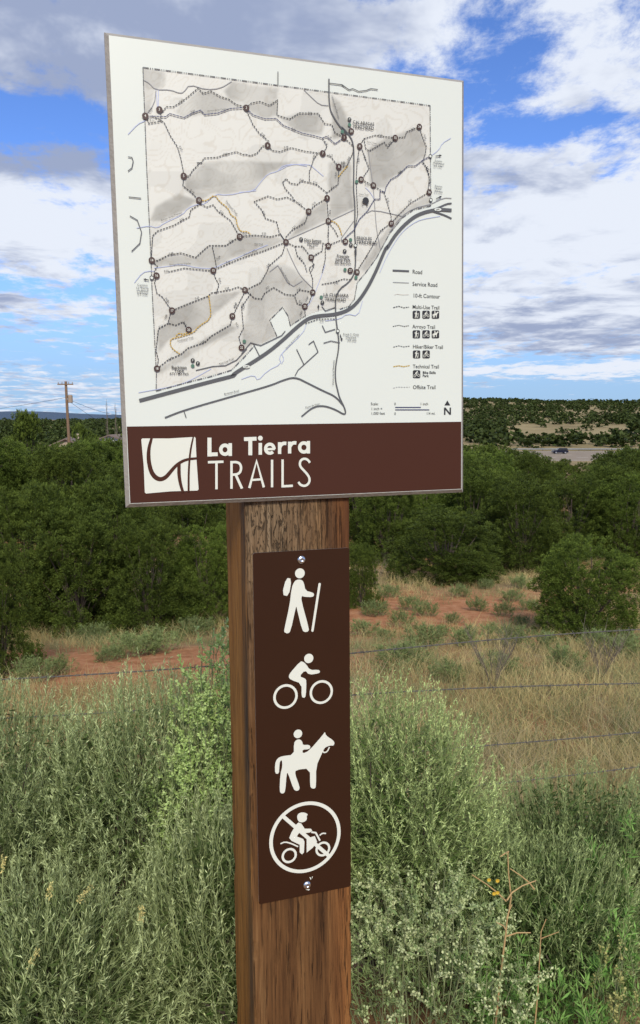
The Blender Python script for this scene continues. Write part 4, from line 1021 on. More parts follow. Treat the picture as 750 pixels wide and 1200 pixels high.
J_near = [juniper_meshes(s, 44, 1900, 44, (0.019, 0.0066, 0.025), (DARK, LIGHT)) for s in (1, 2)]
J_near.append(juniper_meshes(3, 70, 2400, 44, (0.017, 0.0062, 0.024), ((0.040, 0.062, 0.011), (0.165, 0.225, 0.038)), full=0.55)); J_near.append(J_near[0])
J_mid = [juniper_meshes(s, 30, 520, 22, (0.046, 0.018, 0.034), (DARK, LIGHT)) for s in (11, 12, 13, 14)]
J_far = [juniper_meshes(s, 9, 18, 4, (0.30, 0.24, 0.03), ((0.022, 0.034, 0.010), (0.085, 0.110, 0.030)), trunk=False)[0] for s in (21, 22, 23)]
JRNG = random.Random(5)
def juniper(x, y, w, h, label, group=None, kind='near', var=None, rz=None, name='juniper'):
    z = gz(x, y); v = JRNG.randrange(4) if var is None else var
    src = (J_near if kind == 'near' else J_mid)[v]
    r = empty(name, (x, y, z - 0.02 * h), JRNG.uniform(0, 6.28) if rz is None else rz); tag(r, label, 'tree', group)
    for nm, me in (('crown', src[0]), ('trunk', src[1])):
        o = link(nm, me, r); o.scale = (w, w, h)
    return r
def tree_at(px, base_row, top_row, wpx, label, group=None, kind='near', var=None, depth=None, name='juniper'):
    p = on_ground(px, base_row) if depth is None else at_depth(px, base_row, depth)
    k = p.y / F_PX * 1.0
    top = at_depth(px, top_row, p.y).z; h = max(0.8, top - gz(p.x, p.y))
    return juniper(p.x, p.y, wpx * k, h, label, group, kind, var, name=name)

def sage(loc, rx, ry, h, seed, nsh, nlf, leaf, cols, label, lift=0.35, slen=0.24, fill=5000):
    """a rounded sage mound: leafy shoots fan out from the middle and end on an uneven dome"""
    rng = np.random.default_rng(seed); root = empty('sage_bush', (loc[0], loc[1], gz(loc[0], loc[1]))); tag(root, label, 'bush')
    R = np.array([rx, ry, h * 0.62]); C0 = np.array([0, 0, h * 0.38])
    d = rng.normal(size=(nsh, 3)); d[:, 2] = np.where(d[:, 2] < -0.35, -d[:, 2], d[:, 2]); d = unit(d)
    az = np.arctan2(d[:, 1], d[:, 0]); lump = 0.90 + 0.20 * vnoise(az * 2.2 + 20, d[:, 2] * 2.2 + 9, 1.0, seed) + 0.10 * vnoise(az * 6 + 20, d[:, 2] * 6 + 9, 1.0, seed + 1)
    layer = np.where(rng.uniform(size=nsh) < 0.72, rng.uniform(0.92, 1.08, nsh), rng.uniform(0.55, 0.9, nsh))
    tip = C0 + d * R * (lump * layer)[:, None]; tip[:, 2] = np.maximum(tip[:, 2], 0.03)
    sd = unit(d * R / R.max() + np.array([0, 0, lift]) + rng.normal(size=(nsh, 3)) * 0.22); L = slen * rng.uniform(0.6, 1.25, nsh)
    b0 = tip - sd * L[:, None]; b0[:, 2] = np.maximum(b0[:, 2], 0.01)
    sh = curved(b0, tip, np.stack([d[:, 0] * 0.02, d[:, 1] * 0.02, -0.02 * np.ones(nsh)], -1) + rng.normal(size=(nsh, 3)) * 0.012, 5)
    link('branchlet', stems_mesh('branchlet', sh[:, ::2], 0.0013, 0.0006, M_gstem, 3), root)['kind'] = 'stuff'
    ns = 26; ss = rng.choice(nsh, ns); p0 = np.stack([rng.normal(size=ns) * rx * 0.15, rng.normal(size=ns) * ry * 0.15, np.full(ns, -0.04)], -1)
    link('stem', stems_mesh('stem', curved(p0, b0[ss], rng.normal(size=(ns, 3)) * 0.03, 6), 0.006, 0.002, M_bark), root)
    n = nsh * nlf; i = np.repeat(np.arange(nsh), nlf); u = rng.uniform(0.08, 1.0, n) ** 0.8; l0, ld = along(sh, i, u)
    spread = rng.uniform(0.35, 0.85, n)[:, None]; dd = unit(ld * (1.1 - 0.4 * spread) + unit(rng.normal(size=(n, 3))) * spread)
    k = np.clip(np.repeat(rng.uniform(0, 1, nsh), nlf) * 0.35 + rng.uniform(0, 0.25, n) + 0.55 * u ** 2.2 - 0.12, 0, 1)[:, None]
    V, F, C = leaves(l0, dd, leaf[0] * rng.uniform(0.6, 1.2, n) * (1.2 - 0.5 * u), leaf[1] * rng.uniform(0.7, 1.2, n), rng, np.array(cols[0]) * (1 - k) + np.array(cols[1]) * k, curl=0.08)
    q = unit(rng.normal(size=(fill, 3))); q[:, 2] = np.abs(q[:, 2]) * np.where(rng.uniform(size=fill) < 0.35, -0.5, 1); p = C0 + q * R * (rng.uniform(0.1, 0.8, fill) ** 0.6)[:, None]; p[:, 2] = np.maximum(p[:, 2], 0.01)
    f = leaves(p, unit(rng.normal(size=(fill, 3))), rng.uniform(0.02, 0.04, fill), rng.uniform(0.004, 0.008, fill), rng, np.array(cols[0]) * rng.uniform(0.5, 0.9, (fill, 1)))      # old inner leaves, coloured darker to deepen the shade inside the mound
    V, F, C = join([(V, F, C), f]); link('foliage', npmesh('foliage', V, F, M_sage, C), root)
    return root

# trees one can name: bases, tops and widths from the photograph
tree_at(686, 746, 622, 150, 'rounded bright green juniper standing alone beyond the wire fence', var=2)
tree_at(522, 680, 592, 158, 'wide bushy juniper at the upper edge of the red dirt clearing', var=1)
tree_at(424, 712, 636, 54, 'small juniper beside the wooden post at the edge of the clearing', var=0)
tree_at(2, 792, 628, 104, 'dark juniper reaching down to the grass at the left end of the wire fence', var=3)
GLS = ['dark juniper in the front row of the thicket, beside the one reaching the fence', 'dark juniper in the middle of the thicket front row behind the sage', 'dark juniper in the thicket front row closest to the wooden post',
       'tall juniper in the second thicket row, behind the one reaching the fence', 'tall juniper in the middle of the second thicket row', 'juniper in the second thicket row closest to the wooden post']
for i, (px, b, t, w) in enumerate([(92, 742, 590, 160), (178, 740, 600, 130), (244, 735, 604, 100), (40, 735, 560, 150), (140, 722, 556, 150), (225, 705, 572, 120)]):
    tree_at(px, b, t, w, GLS[i], 'thicket of junipers behind the sage bushes', var=i % 4)
GRS = ['dark juniper of the grove standing between the wide juniper and the lone one', 'dark juniper of the grove standing right behind the lone rounded juniper', 'dark juniper of the grove front row closest to the wooden post', 'juniper of the second grove row behind the wide bushy juniper',
       'juniper of the second grove row behind the gap beside the lone juniper', 'juniper of the third grove row behind the wide bushy juniper', 'juniper of the third grove row behind the lone rounded juniper', 'juniper of the third grove row next to the wooden post']
for i, (px, b, t, w) in enumerate([(612, 668, 556, 130), (735, 660, 545, 120), (455, 662, 560, 110), (560, 655, 545, 120), (668, 655, 552, 120), (500, 650, 548, 110), (715, 646, 540, 110), (425, 650, 548, 110)]):
    tree_at(px, b, t, w, GRS[i], 'grove of junipers above the clearing', var=(i + 1) % 4)
# the wood between the clearing and the highway
rnd = random.Random(21); placed = []
def top_limit(px):       # highest image row the wood may reach, per column
    return np.interp(px, [0, 60, 150, 300, 540, 560, 620, 634, 655, 668, 680, 700, 715, 735, 760, 800], [503, 512, 508, 510, 516, 512, 517, 536, 541, 533, 540, 540, 528, 518, 514, 514])
WL = 'juniper in the dark wood stretching between the thicket and the distant road'
n = 0
for y in np.geomspace(31, 172, 21):
    step = 2.3 + y * 0.055; x = -0.50 * y + rnd.uniform(0, step)
    while x < 0.50 * y:
        xx, yy = x + rnd.uniform(-.3, .3) * step, y * rnd.uniform(0.96, 1.05); x += step * rnd.uniform(0.8, 1.3)
        px = 375 + F_PX * xx / yy / math.cos(PITCH) * 1.0
        if 160 < px < 262 and False: continue
        lim = at_depth(px, float(top_limit(px)) + rnd.uniform(0, 9), yy).z - gz(xx, yy)
        h = min(rnd.uniform(2.6, 4.6) if yy < 60 else rnd.uniform(3.6, 5.8), lim) if px > 200 else min(rnd.uniform(3.2, 5.8), lim)
        if h < 1.1 or (160 < px < 530 and yy > 60): continue        # what only the sign board hides is left out
        juniper(xx, yy, h * rnd.uniform(0.95, 1.3), h, WL, 'junipers of the wood below the road', 'near' if yy < 45 else 'mid'); n += 1
N_WOOD = n
# far hillside: the largest as trees of their own, the others as one cover
rnd = random.Random(9); far = []
for _ in range(15000):
    y = 262 + (1060 - 262) * rnd.random() ** 0.8; az = rnd.uniform(-0.47, 0.50); x = az * y
    px = 375 + F_PX * az
    if 150 < px < 535: continue
    dens = 0.30 + 0.9 * float(vnoise(x, y, 120, 31)) * 0.9 + 0.35 * float(vnoise(x, y, 45, 32)) - 0.38
    d2 = 1.0
    if 300 < y < 420 and px > 590: d2 = 0.10 if float(vnoise(x, y, 60, 33)) < 0.62 else 0.7     # the tan meadow
    if rnd.random() > dens * d2 * (0.50 if y > 420 else 0.75): continue
    far.append((x, y, rnd.uniform(2.6, 4.6) * (1.0 if y < 600 else 1.15), rnd.randrange(3)))
for (px, row, w) in ((686, 512, 26), (722, 514, 30), (748, 505, 40), (600, 516, 30), (640, 517, 22), (580, 512, 34), (560, 508, 26), (665, 519, 24), (705, 519, 18)):
    yy = 275 + (520 - row) * 2.0; far.append(((px - 375) / F_PX * yy, yy, w * yy / F_PX * 0.62, rnd.randrange(3)))
far.sort(key=lambda q: -q[2] / q[1])
NF = max(0, 288 - N_WOOD)
HL = 'small dark juniper dotting the tan slope of the far ridge beyond the road'
for (x, y, h, v) in far[:NF]:
    o = link('hillside_juniper', J_far[v]); o.location = (x, y, gz(x, y) - 0.2); o.scale = (h * 1.45, h * 1.45, h); o.rotation_euler = (0, 0, rnd.uniform(0, 6.28))
    tag(o, HL, 'tree', 'junipers on the far ridge')
def cover():
    co = [np.array([v.co[:] for v in me.vertices]) for me in J_far]; cc = []
    for me in J_far:
        a = np.zeros(len(me.vertices) * 4, np.float32); me.color_attributes['Col'].data.foreach_get('color', a); cc.append(a.reshape(-1, 4)[:, :3])
    V, F, C, o = [], [], [], 0
    for (x, y, h, v) in far[NF:]:
        a = rnd.uniform(0, 6.28); ca, sa = math.cos(a), math.sin(a); p = co[v] * np.array([h * 1.45, h * 1.45, h])
        V.append(np.stack([p[:, 0] * ca - p[:, 1] * sa + x, p[:, 0] * sa + p[:, 1] * ca + y, p[:, 2] + gz(x, y) - 0.2], -1))
        F.append(np.arange(len(p)).reshape(-1, 4) + o); C.append(cc[v] * rnd.uniform(0.8, 1.2)); o += len(p)
    if V: tag(link('hillside_woodland', npmesh('hillside_woodland', np.concatenate(V), np.concatenate(F), M_juniper, np.concatenate(C))), 'dark juniper cover merging into one mass along the far ridge', 'woodland', kind='stuff')
cover()
print('wood', N_WOOD, 'far', len(far), 'tris', sum(len(m.polygons) * 2 for m in bpy.data.meshes))

# ------------------------------------------------------------------ distant mountain on the left
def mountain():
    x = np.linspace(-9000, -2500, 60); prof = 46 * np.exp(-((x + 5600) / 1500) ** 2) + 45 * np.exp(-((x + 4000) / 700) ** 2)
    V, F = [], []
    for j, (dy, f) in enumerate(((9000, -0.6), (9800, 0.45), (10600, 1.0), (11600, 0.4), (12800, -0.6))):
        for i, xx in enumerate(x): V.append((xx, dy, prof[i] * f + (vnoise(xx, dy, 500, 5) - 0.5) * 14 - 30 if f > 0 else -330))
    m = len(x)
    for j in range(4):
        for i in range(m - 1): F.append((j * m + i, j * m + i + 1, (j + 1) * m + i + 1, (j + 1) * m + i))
    tag(link('far_mountain', npmesh('far_mountain', V, F, material('forest_haze_blue', (0.055, 0.085, 0.13, 1), 0.95, var=0.2, vscale=0.002), smooth=True)), kind='structure')  # blue of distance haze put into the forest's base colour
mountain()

# ------------------------------------------------------------------ highway, rail and car
M_asphalt = material('old_asphalt', (0.25, 0.195, 0.135, 1), 0.9, var=0.2, vscale=0.3)
M_paint = material('road_paint', (0.7, 0.7, 0.66, 1), 0.7)
M_rail = material('galvanised_rail', (0.33, 0.36, 0.38, 1), 0.5, metal=0.6)
M_timber = material('rail_post_timber', (0.17, 0.13, 0.10, 1), 0.9)
RZ = -11.0
def highway():
    b = MB(); x0, x1 = -250, 330
    b.box(((x0 + x1) / 2, 222, RZ + 0.02), (x1 - x0, 50, 0.30)); road = b.build('highway', M_asphalt); tag(road, kind='structure')
    for i, y in enumerate((199, 212, 226, 245)):
        if i in (0, 3):
            m = MB(); m.box(((x0 + x1) / 2, y, RZ + 0.175), (x1 - x0, 0.18, 0.006)); m.build('edge_line', M_paint, road)
        else:
            for k in range(20):
                m = MB(); m.box((20 + k * 9, y, RZ + 0.175), (3.2, 0.16, 0.006)); m.build('lane_dash', M_paint, road)
    g = empty('guard_rail', (100, 250, RZ)); tag(g, 'long grey steel guard rail along the far edge of the road', 'guard rail')
    m = MB(); prof = [(0, .45), (-.08, .52), (-.08, .56), (0, .62), (-.08, .68), (-.08, .72), (0, .80), (.02, .80), (.02, .45)]
    v, f = [], []
    for xx in (-40, 160):
        v += [(xx, p[0], p[1] + 0.1) for p in prof]
    f = [(i, (i + 1) % 9, (i + 1) % 9 + 9, i + 9) for i in range(9)]; m.add(v, f); m.build('rail', M_rail, g)
    pm = MB().box((0, 0.16, 0.32), (0.16, 0.2, 0.95)).mesh('rail_post', M_timber)
    for k in range(50):
        o = link('rail_post', pm, g); o.location = (-38 + k * 4, 0, 0)
highway()
def car():
    M_body = material('dark_blue_paint', (0.006, 0.008, 0.022, 1), 0.35, spec=0.3); M_glass = material('car_glass', (0.02, 0.025, 0.03, 1), 0.08, spec=0.8)
    M_tyre = material('tyre', (0.02, 0.02, 0.02, 1), 0.9); M_rim = material('rim', (0.4, 0.4, 0.42, 1), 0.4, metal=0.8); M_tail = material('tail_lamp', (0.4, 0.02, 0.015, 1), 0.3); M_head = material('head_lamp', (0.8, 0.8, 0.78, 1), 0.2)
    p = at_depth(656, 531, 232); r = empty('sport_utility_car', (p.x, 232, RZ + 0.17)); tag(r, 'small dark blue sport utility car driving along the distant road', 'car')
    b = MB(); low = [(-2.3, 0.35), (2.3, 0.35), (2.38, 0.6), (2.33, 1.0), (1.1, 1.08), (-1.0, 1.08), (-2.25, 0.98), (-2.38, 0.65)]; b.prism(low, -0.9, 0.9)
    up = [(-0.95, 1.07), (-0.35, 1.72), (1.95, 1.72), (2.30, 1.07)]; b.prism(up, -0.80, 0.80); b.build('body', M_body, r)
    for s in (-1, 1):
        for q in ([(-0.75, 1.12), (-0.28, 1.62), (0.4, 1.62), (0.4, 1.12)], [(0.5, 1.12), (0.5, 1.62), (1.2, 1.62), (1.2, 1.12)], [(1.3, 1.12), (1.3, 1.62), (1.88, 1.62), (2.1, 1.12)]):
            MB().prism(q, s * 0.79, s * 0.815).build('window', M_glass, r)
        MB().box((-2.34, s * 0.66, 0.82), (0.08, 0.35, 0.16)).build('headlight', M_head, r); MB().box((2.33, s * 0.72, 0.88), (0.10, 0.22, 0.30)).build('tail_light', M_tail, r)
        for x in (-1.42, 1.42):
            w = MB(); w.lathe([(0.30, -0.12), (0.36, -0.10), (0.37, 0), (0.36, 0.10), (0.30, 0.12)], (x, s * 0.84, 0.37), 20, '-Y'); wo = w.build('wheel', M_tyre, r)
            MB().lathe([(0.22, -0.015), (0.24, 0), (0.22, 0.015)], (x, s * 0.965, 0.37), 16, '-Y').build('rim', M_rim, wo)
    MB().prism([(-1.02, 1.10), (-0.40, 1.70), (-0.43, 1.70), (-1.05, 1.10)], -0.72, 0.72).build('windscreen', M_glass, r)
car()

# ------------------------------------------------------------------ houses, power pole and bare poplars on the left
M_roof = material('brown_shingle_roof', (0.17, 0.125, 0.10, 1), 0.9, var=0.2, vscale=2); M_stucco = material('tan_stucco', (0.42, 0.33, 0.24, 1), 0.9, var=0.1, vscale=1); M_whitewall = material('white_wall', (0.7, 0.69, 0.66, 1), 0.8)
M_pane = material('house_glass', (0.05, 0.06, 0.07, 1), 0.1, spec=0.7); M_frame = material('white_frame', (0.7, 0.7, 0.68, 1), 0.6)
def house(px0, px1, ridge_row, depth, label, rz, wall, dpt=8.0):
    a, b = at_depth(px0, ridge_row, depth), at_depth(px1, ridge_row, depth); w = b.x - a.x; cx = (a.x + b.x) / 2; g = gz(cx, depth)
    h = a.z - g; r = empty('house', (cx, depth, g), rz); tag(r, label, 'house'); eave = h - 1.5
    m = MB(); m.prism([(-w / 2 + .4, -0.5), (w / 2 - .4, -0.5), (w / 2 - .4, eave), (0, h - 0.12), (-w / 2 + .4, eave)], -dpt / 2, dpt / 2); m.build('wall', wall, r)
    rf = MB()
    for s in (-1, 1): rf.prism([(0, h - 0.1), (0, h + 0.08), (s * w / 2, eave - 0.05 + 0.02), (s * w / 2, eave - 0.23)], -dpt / 2 - 0.5, dpt / 2 + 0.5)
    ro = rf.build('roof', M_roof, r); MB().box((w * 0.22, 1.0, h - 0.1), (0.7, 0.7, 1.3)).build('chimney', wall, ro)
    for x in (-w * 0.25, w * 0.22):
        wi = MB(); wi.box((x, -dpt / 2 - 0.02, 1.55), (1.3, 0.08, 1.25)); wo = wi.build('window', M_frame, r)
        for qx in (-0.31, 0.31):
            for qz in (-0.29, 0.29): MB().box((x + qx, -dpt / 2 - 0.065, 1.55 + qz), (0.52, 0.02, 0.48)).build('pane', M_pane, wo)
    MB().box((0, -dpt / 2 - 0.03, 1.0), (0.95, 0.06, 2.05)).build('door', material('house_door', (0.16, 0.08, 0.05, 1), 0.6), r)
house(50, 108, 513, 112, 'tan house with brown shingle roof below the power pole', 0.25, M_stucco)
house(108, 178, 509, 122, 'white walled house with brown roof beside the bare poplars', -0.2, M_whitewall)
def pole():
    p = at_depth(80, 505, 92); top = at_depth(77, 447, 92); g = gz(p.x, 92); r = empty('power_pole', (p.x, 92, g)); tag(r, 'leaning wooden power pole with crossarm and transformer above the house roofs', 'power pole')
    M_pole = material('pole_timber', (0.20, 0.125, 0.075, 1), 0.9, var=0.25, vscale=3); h = top.z - g; dx = top.x - p.x
    MB().tube([(0.1, 0, -0.5), (dx, 0, h)], [0.21, 0.15], 10).build('pole', M_pole, r)
    ca = MB().box((dx, -0.18, h - 0.35), (1.9, 0.1, 0.14)).build('crossarm', M_pole, r); M_ins = material('insulator', (0.35, 0.33, 0.3, 1), 0.3)
    for q in (-0.85, -0.4, 0.4, 0.85): MB().lathe([(0.05, 0), (0.07, 0.08), (0.04, 0.1), (0.06, 0.18), (0.02, 0.22)], (dx + q, -0.18, h - 0.28), 10).build('insulator', M_ins, r)
    MB().lathe([(0.25, 0), (0.28, 0.06), (0.28, 0.85), (0.2, 0.95)], (dx + 0.5, -0.1, h - 2.55), 14).build('transformer', material('transformer_grey', (0.32, 0.24, 0.17, 1), 0.6), r)
    MB().box((dx + 0.24, -0.1, h - 2.1), (0.3, 0.1, 0.1)).build('bracket', M_rail, r)
    M_wire = material('cable_black', (0.03, 0.03, 0.03, 1), 0.6); tp = Vector((p.x + dx, 92, g + h))
    for i, (e, lab) in enumerate((((-62, 95, tp.z - 3.5), 'thin cable running from the power pole away from the white house'), ((-21, 100, tp.z - 3.6), 'thin cable running from the power pole past the bare poplars'), ((-24, 118, tp.z - 9.0), 'service cable dropping from the power pole to the white house roof'))):
        s = tp + Vector((0.1, -0.1, -1.9 - 0.15 * i)); e = Vector(e); pts = [s.lerp(e, k / 16) + Vector((0, 0, -1.2 * math.sin(math.pi * k / 16))) for k in range(17)]
        o = MB().tube(pts, 0.02, 5).build('power_cable', M_wire); tag(o, lab, 'cable')
pole()
def bare_poplar(px, base_row, top_row, depth, seed, label):
    p = at_depth(px, base_row, depth); t = at_depth(px, top_row, depth); g = gz(p.x, depth); h = t.z - g; rg = random.Random(seed); r = empty('poplar_tree', (p.x, depth, g)); tag(r, label, 'tree', 'bare poplars by the white house')
    MB().tube([(0, 0, -0.3), (0.05, 0, h * 0.4), (-0.05, 0.05, h * 0.8), (0, 0, h)], [0.10, 0.07, 0.04, 0.015], 7).build('trunk', M_dead, r)
    b = MB()
    for k in range(46):
        z = h * (0.25 + 0.7 * k / 46); a = rg.uniform(0, 6.28); L = (0.35 + 1.1 * (1 - z / h)) * rg.uniform(.6, 1.1)
        b.tube([(0, 0, z), (math.cos(a) * L * .35, math.sin(a) * L * .35, z + L * .8), (math.cos(a) * L * .45, math.sin(a) * L * .45, z + L * 1.6)], [0.02, 0.015, 0.008], 4)
    b.build('crown', M_dead, r)
for i, px in enumerate((127, 137)): bare_poplar(px, 530, 468 + 4 * i, 128, 3 + i, 'slender bare grey poplar rising behind the white walled house')
tree_at(36, 560, 478, 58, 'tall dark leafy tree rising above the house roofs near the power pole', kind='mid', var=1, depth=70, name='leafy_tree')
tree_at(99, 560, 494, 38, 'low dark leafy tree between the power pole and the white house', kind='mid', var=2, depth=82, name='leafy_tree')

# ------------------------------------------------------------------ wire fence
M_wire_f = material('fence_wire', (0.12, 0.112, 0.10, 1), 0.8, spec=0.1)
def fence():
    A = Vector((-2.7, 2.08)); B = Vector((3.6, 3.50)); r = empty('barbed_wire_fence', (A.x, A.y, gz(A.x, A.y)))
    tag(r, 'five strand barbed wire fence crossing behind the sage bushes', 'fence')
    rows = [((0, 795), (750, 740)), ((415, 817), (750, 800)), ((545, 877), (750, 855)), ((570, 917), (750, 896)), ((560, 968), (750, 950))]
    d = (B - A).normalized(); Lt = (B - A).length; rel = Vector((A.x, A.y, gz(A.x, A.y)))
    def hit(px, py):          # where the sight line crosses the fence's vertical plane
        q = ray(px, py); k = (A.x * d.y - A.y * d.x) / (q.x * d.y - q.y * d.x); P = Vector((0, 0, EYE)) + q * k; return (Vector((P.x, P.y)) - A).dot(d), P.z
    for i, (p, q) in enumerate(rows):
        s0, za = hit(*p); s1, zb = hit(*q); sl = (zb - za) / (s1 - s0); f = lambda s: za + sl * (s - s0) + 0.012 * math.sin(s * 2.1 + i)
        n = 420; t = MB()
        for ph in (0, math.pi):
            pts = []
            for k in range(n + 1):
                s = Lt * k / n; a = s * 2 * math.pi / 0.055 + ph; c = A + d * s
                pts.append(Vector((c.x - d.y * 0.0020 * math.cos(a), c.y + d.x * 0.0020 * math.cos(a), f(s) + 0.0020 * math.sin(a))) - rel)
            t.tube(pts, 0.0013, 4)
        w = t.build('wire', M_wire_f, r)
        bm = MB()
        s = 0.06 + 0.03 * i
        while s < Lt:
            c = A + d * s; c = Vector((c.x, c.y, f(s))) - rel; aa = s * 37.0
            for o in (-0.004, 0.004):
                v = Vector((-d.y * math.cos(aa), d.x * math.cos(aa), math.sin(aa))) * 0.013 + Vector((d.x, d.y, 0)) * o; bm.tube([c - v, c + v], 0.001, 4); aa += 1.4
            s += 0.125
        bm_ = bm.build('barbs', M_wire_f, w); bm_['kind'] = 'stuff'
    pm = material('rusty_fence_post', (0.14, 0.075, 0.05, 1), 0.8, var=0.3, vscale=20)
    for s in (0.0, Lt):
        c = A + d * s; g = gz(c.x, c.y); b = MB(); b.box((0, 0, 0.45), (0.045, 0.006, 1.5)); b.box((0, 0.018, 0.45), (0.006, 0.03, 1.5)); o = b.build('fence_post', pm, r); o.location = Vector((c.x, c.y, g)) - rel
fence()

# ------------------------------------------------------------------ bushes round the post
SG = ((0.115, 0.165, 0.048), (0.70, 0.78, 0.38)); SGB = ((0.11, 0.17, 0.042), (0.66, 0.77, 0.32)); BR = ((0.26, 0.40, 0.10), (0.56, 0.70, 0.26)); WEED = ((0.10, 0.22, 0.045), (0.26, 0.43, 0.11))
SGD = ((0.095, 0.145, 0.04), (0.52, 0.61, 0.26)); FR = ((0.40, 0.48, 0.21), (0.66, 0.70, 0.38))
sage((-0.96, 2.02), 0.46, 0.36, 0.86, 31, 1350, 34, (0.019, 0.0026), SG, 'broad pale sage bush leaning away from the post with yellowing tips')
sage((-0.48, 2.02), 0.40, 0.32, 0.88, 32, 1250, 34, (0.018, 0.0026), SG, 'tall feathery sage bush between the leaning sage and the saltbush')
sage((-0.62, 1.54), 0.36, 0.26, 0.58, 33, 1100, 34, (0.020, 0.0022), SG, 'low silvery sage bush in front of the taller sage', 0.15)
sage((-1.00, 1.58), 0.30, 0.26, 0.60, 37, 800, 34, (0.021, 0.0022), SG, 'loose sage bush with long arching sprays at the outer end of the sage row', 0.1, 0.3)
sage((-0.24, 1.66), 0.24, 0.19, 0.70, 38, 850, 34, (0.018, 0.0022), SG, 'dark sage bush tucked close against the wooden post')
sage((0.215, 2.08), 0.34, 0.30, 0.85, 35, 1450, 36, (0.017, 0.0026), SGB, 'dense mound of green sage leaning out from behind the post', 0.1, 0.26)
sage((0.86, 2.30), 0.44, 0.28, 0.56, 39, 1000, 30, (0.019, 0.0024), SGD, 'wispy dark sage bush spreading below the fence wires', 0.6, 0.26)
sage((0.62, 1.96), 0.36, 0.22, 0.44, 40, 850, 30, (0.018, 0.0022), SGD, 'low dark green sage bush behind the dry yellow stalk', 0.5)
sage((1.26, 2.34), 0.32, 0.26, 0.52, 41, 550, 28, (0.020, 0.0026), SGD, 'outermost wispy sage bush at the far end of the fence wires', 0.6)
shrub('saltbush', (-0.27, 1.93), 0.15, 0.12, 1.02, 34, 150, 11, 20, (0.016, 0.0050), 0.12, BR, 'bright yellow-green saltbush rising above the sage beside the post', 'bush', fruit=30, fcols=((0.40, 0.52, 0.17), (0.62, 0.74, 0.32)), upright=0.8)
shrub('saltbush', (0.22, 1.66), 0.26, 0.20, 0.52, 36, 64, 10, 14, (0.015, 0.0042), 0.13, ((0.14, 0.21, 0.075), (0.33, 0.42, 0.17)), 'low saltbush hung with pale curled seed clusters at the foot of the post', 'bush', fruit=34, fcols=FR, droop=0.3)
WG = 'leafy weeds at the foot of the bushes'; wl = 'bright green narrow-leaved weed growing at the foot of the sage bushes'
for i, (x, y, h) in enumerate([(0.34, 1.72, .30), (0.46, 1.76, .26), (0.58, 1.74, .22), (0.70, 1.72, .24), (0.78, 1.80, .30), (0.66, 1.86, .28), (0.52, 1.88, .30), (-0.20, 1.60, .34), (0.80, 2.05, .46), (0.92, 2.08, .50), (0.40, 1.60, .24), (-0.14, 1.56, .28), (0.62, 1.66, .2), (0.74, 1.90, .3), (0.56, 1.62, .2), (0.84, 1.92, .34), (0.48, 1.66, .22), (0.68, 1.62, .18), (0.88, 1.80, .26)]):
    shrub('weed', (x, y), 0.07, 0.07, h, 60 + i, 8, 5, 9, (0.034, 0.0050), 0.08, WEED, wl, 'weed', WG, upright=0.9, stem_mat=M_gstem)

# dry stalk with a few yellow flowers, second stalk, yellow-green flower head
M_straw = material('dry_straw', (0.42, 0.28, 0.12, 1), 0.75, var=0.25, vscale=40); M_yellow = material('yellow_petal', (0.55, 0.36, 0.03, 1), 0.6)
def stalk(name, rows, depth, r, label, flowers=()):
    foot = at_depth(*rows[0][-1], depth); base = Vector((foot.x, depth, gz(foot.x, depth))); root = empty(name, base); tag(root, label, 'stalk')
    for i, pl in enumerate(rows):
        pts = [at_depth(px, py, depth + 0.03 * math.sin(i * 2.3) * (k / max(1, len(pl)))) - base for k, (px, py) in enumerate(pl)]
        if i == 0: pts = pts + [Vector((0, 0, -0.03))]
        n = len(pts); rr = [r * (0.55 + 0.6 * k / (n - 1)) if i == 0 else r * (0.45 + 0.35 * k / (n - 1)) for k in range(n)]
        MB().tube(pts, rr, 6).build('stem' if i == 0 else 'twig', M_straw, root)
    for (px, py) in flowers:
        c = at_depth(px, py, depth - 0.01) - base; b = MB()
        for k in range(8):
            a = k * math.pi / 4; u = Vector((math.cos(a), -0.25, math.sin(a))); v = Vector((-math.sin(a), 0, math.cos(a)))
            b.add([c, c + u * 0.0028 + v * 0.002, c + u * 0.0050, c + u * 0.0028 - v * 0.002], [(0, 1, 2, 3)])
        b.build('flower', M_yellow, root)
stalk('dry_stalk', [[(595, 998), (596, 1025), (599, 1052), (594, 1080), (593, 1092), (590, 1115), (585, 1155), (581, 1198)], [(553, 1025), (570, 1036), (584, 1047), (593, 1056)], [(628, 1032), (612, 1038), (600, 1046), (594, 1055)], [(598, 1018), (610, 1026), (620, 1034), (626, 1042)], [(622, 1093), (606, 1093), (594, 1097)], [(582, 1081), (590, 1085), (593, 1090)], [(586, 1004), (592, 1000), (596, 998)], [(600, 1060), (597, 1066), (594, 1076)]], 1.55, 0.0023,
      'dry tan branching stalk with a few yellow flowers', [(573, 1031), (583, 1032), (583, 1046), (579, 1047)])
stalk('dry_stalk', [[(640, 1077), (634, 1092), (632, 1130), (630, 1165), (627, 1199)], [(655, 1092), (644, 1096), (634, 1100)]], 1.60, 0.0018, 'thin brown dry stalk without flowers among the weeds')
shrub('flowering_weed', (0.755, 1.74), 0.05, 0.05, 0.30, 90, 12, 5, 6, (0.022, 0.003), 0.05, ((0.10, 0.17, 0.05), (0.22, 0.3, 0.1)), 'weed topped by dense yellow-green flower buds', 'weed', fruit=22, fcols=((0.36, 0.36, 0.12), (0.60, 0.56, 0.22)), upright=1.0)
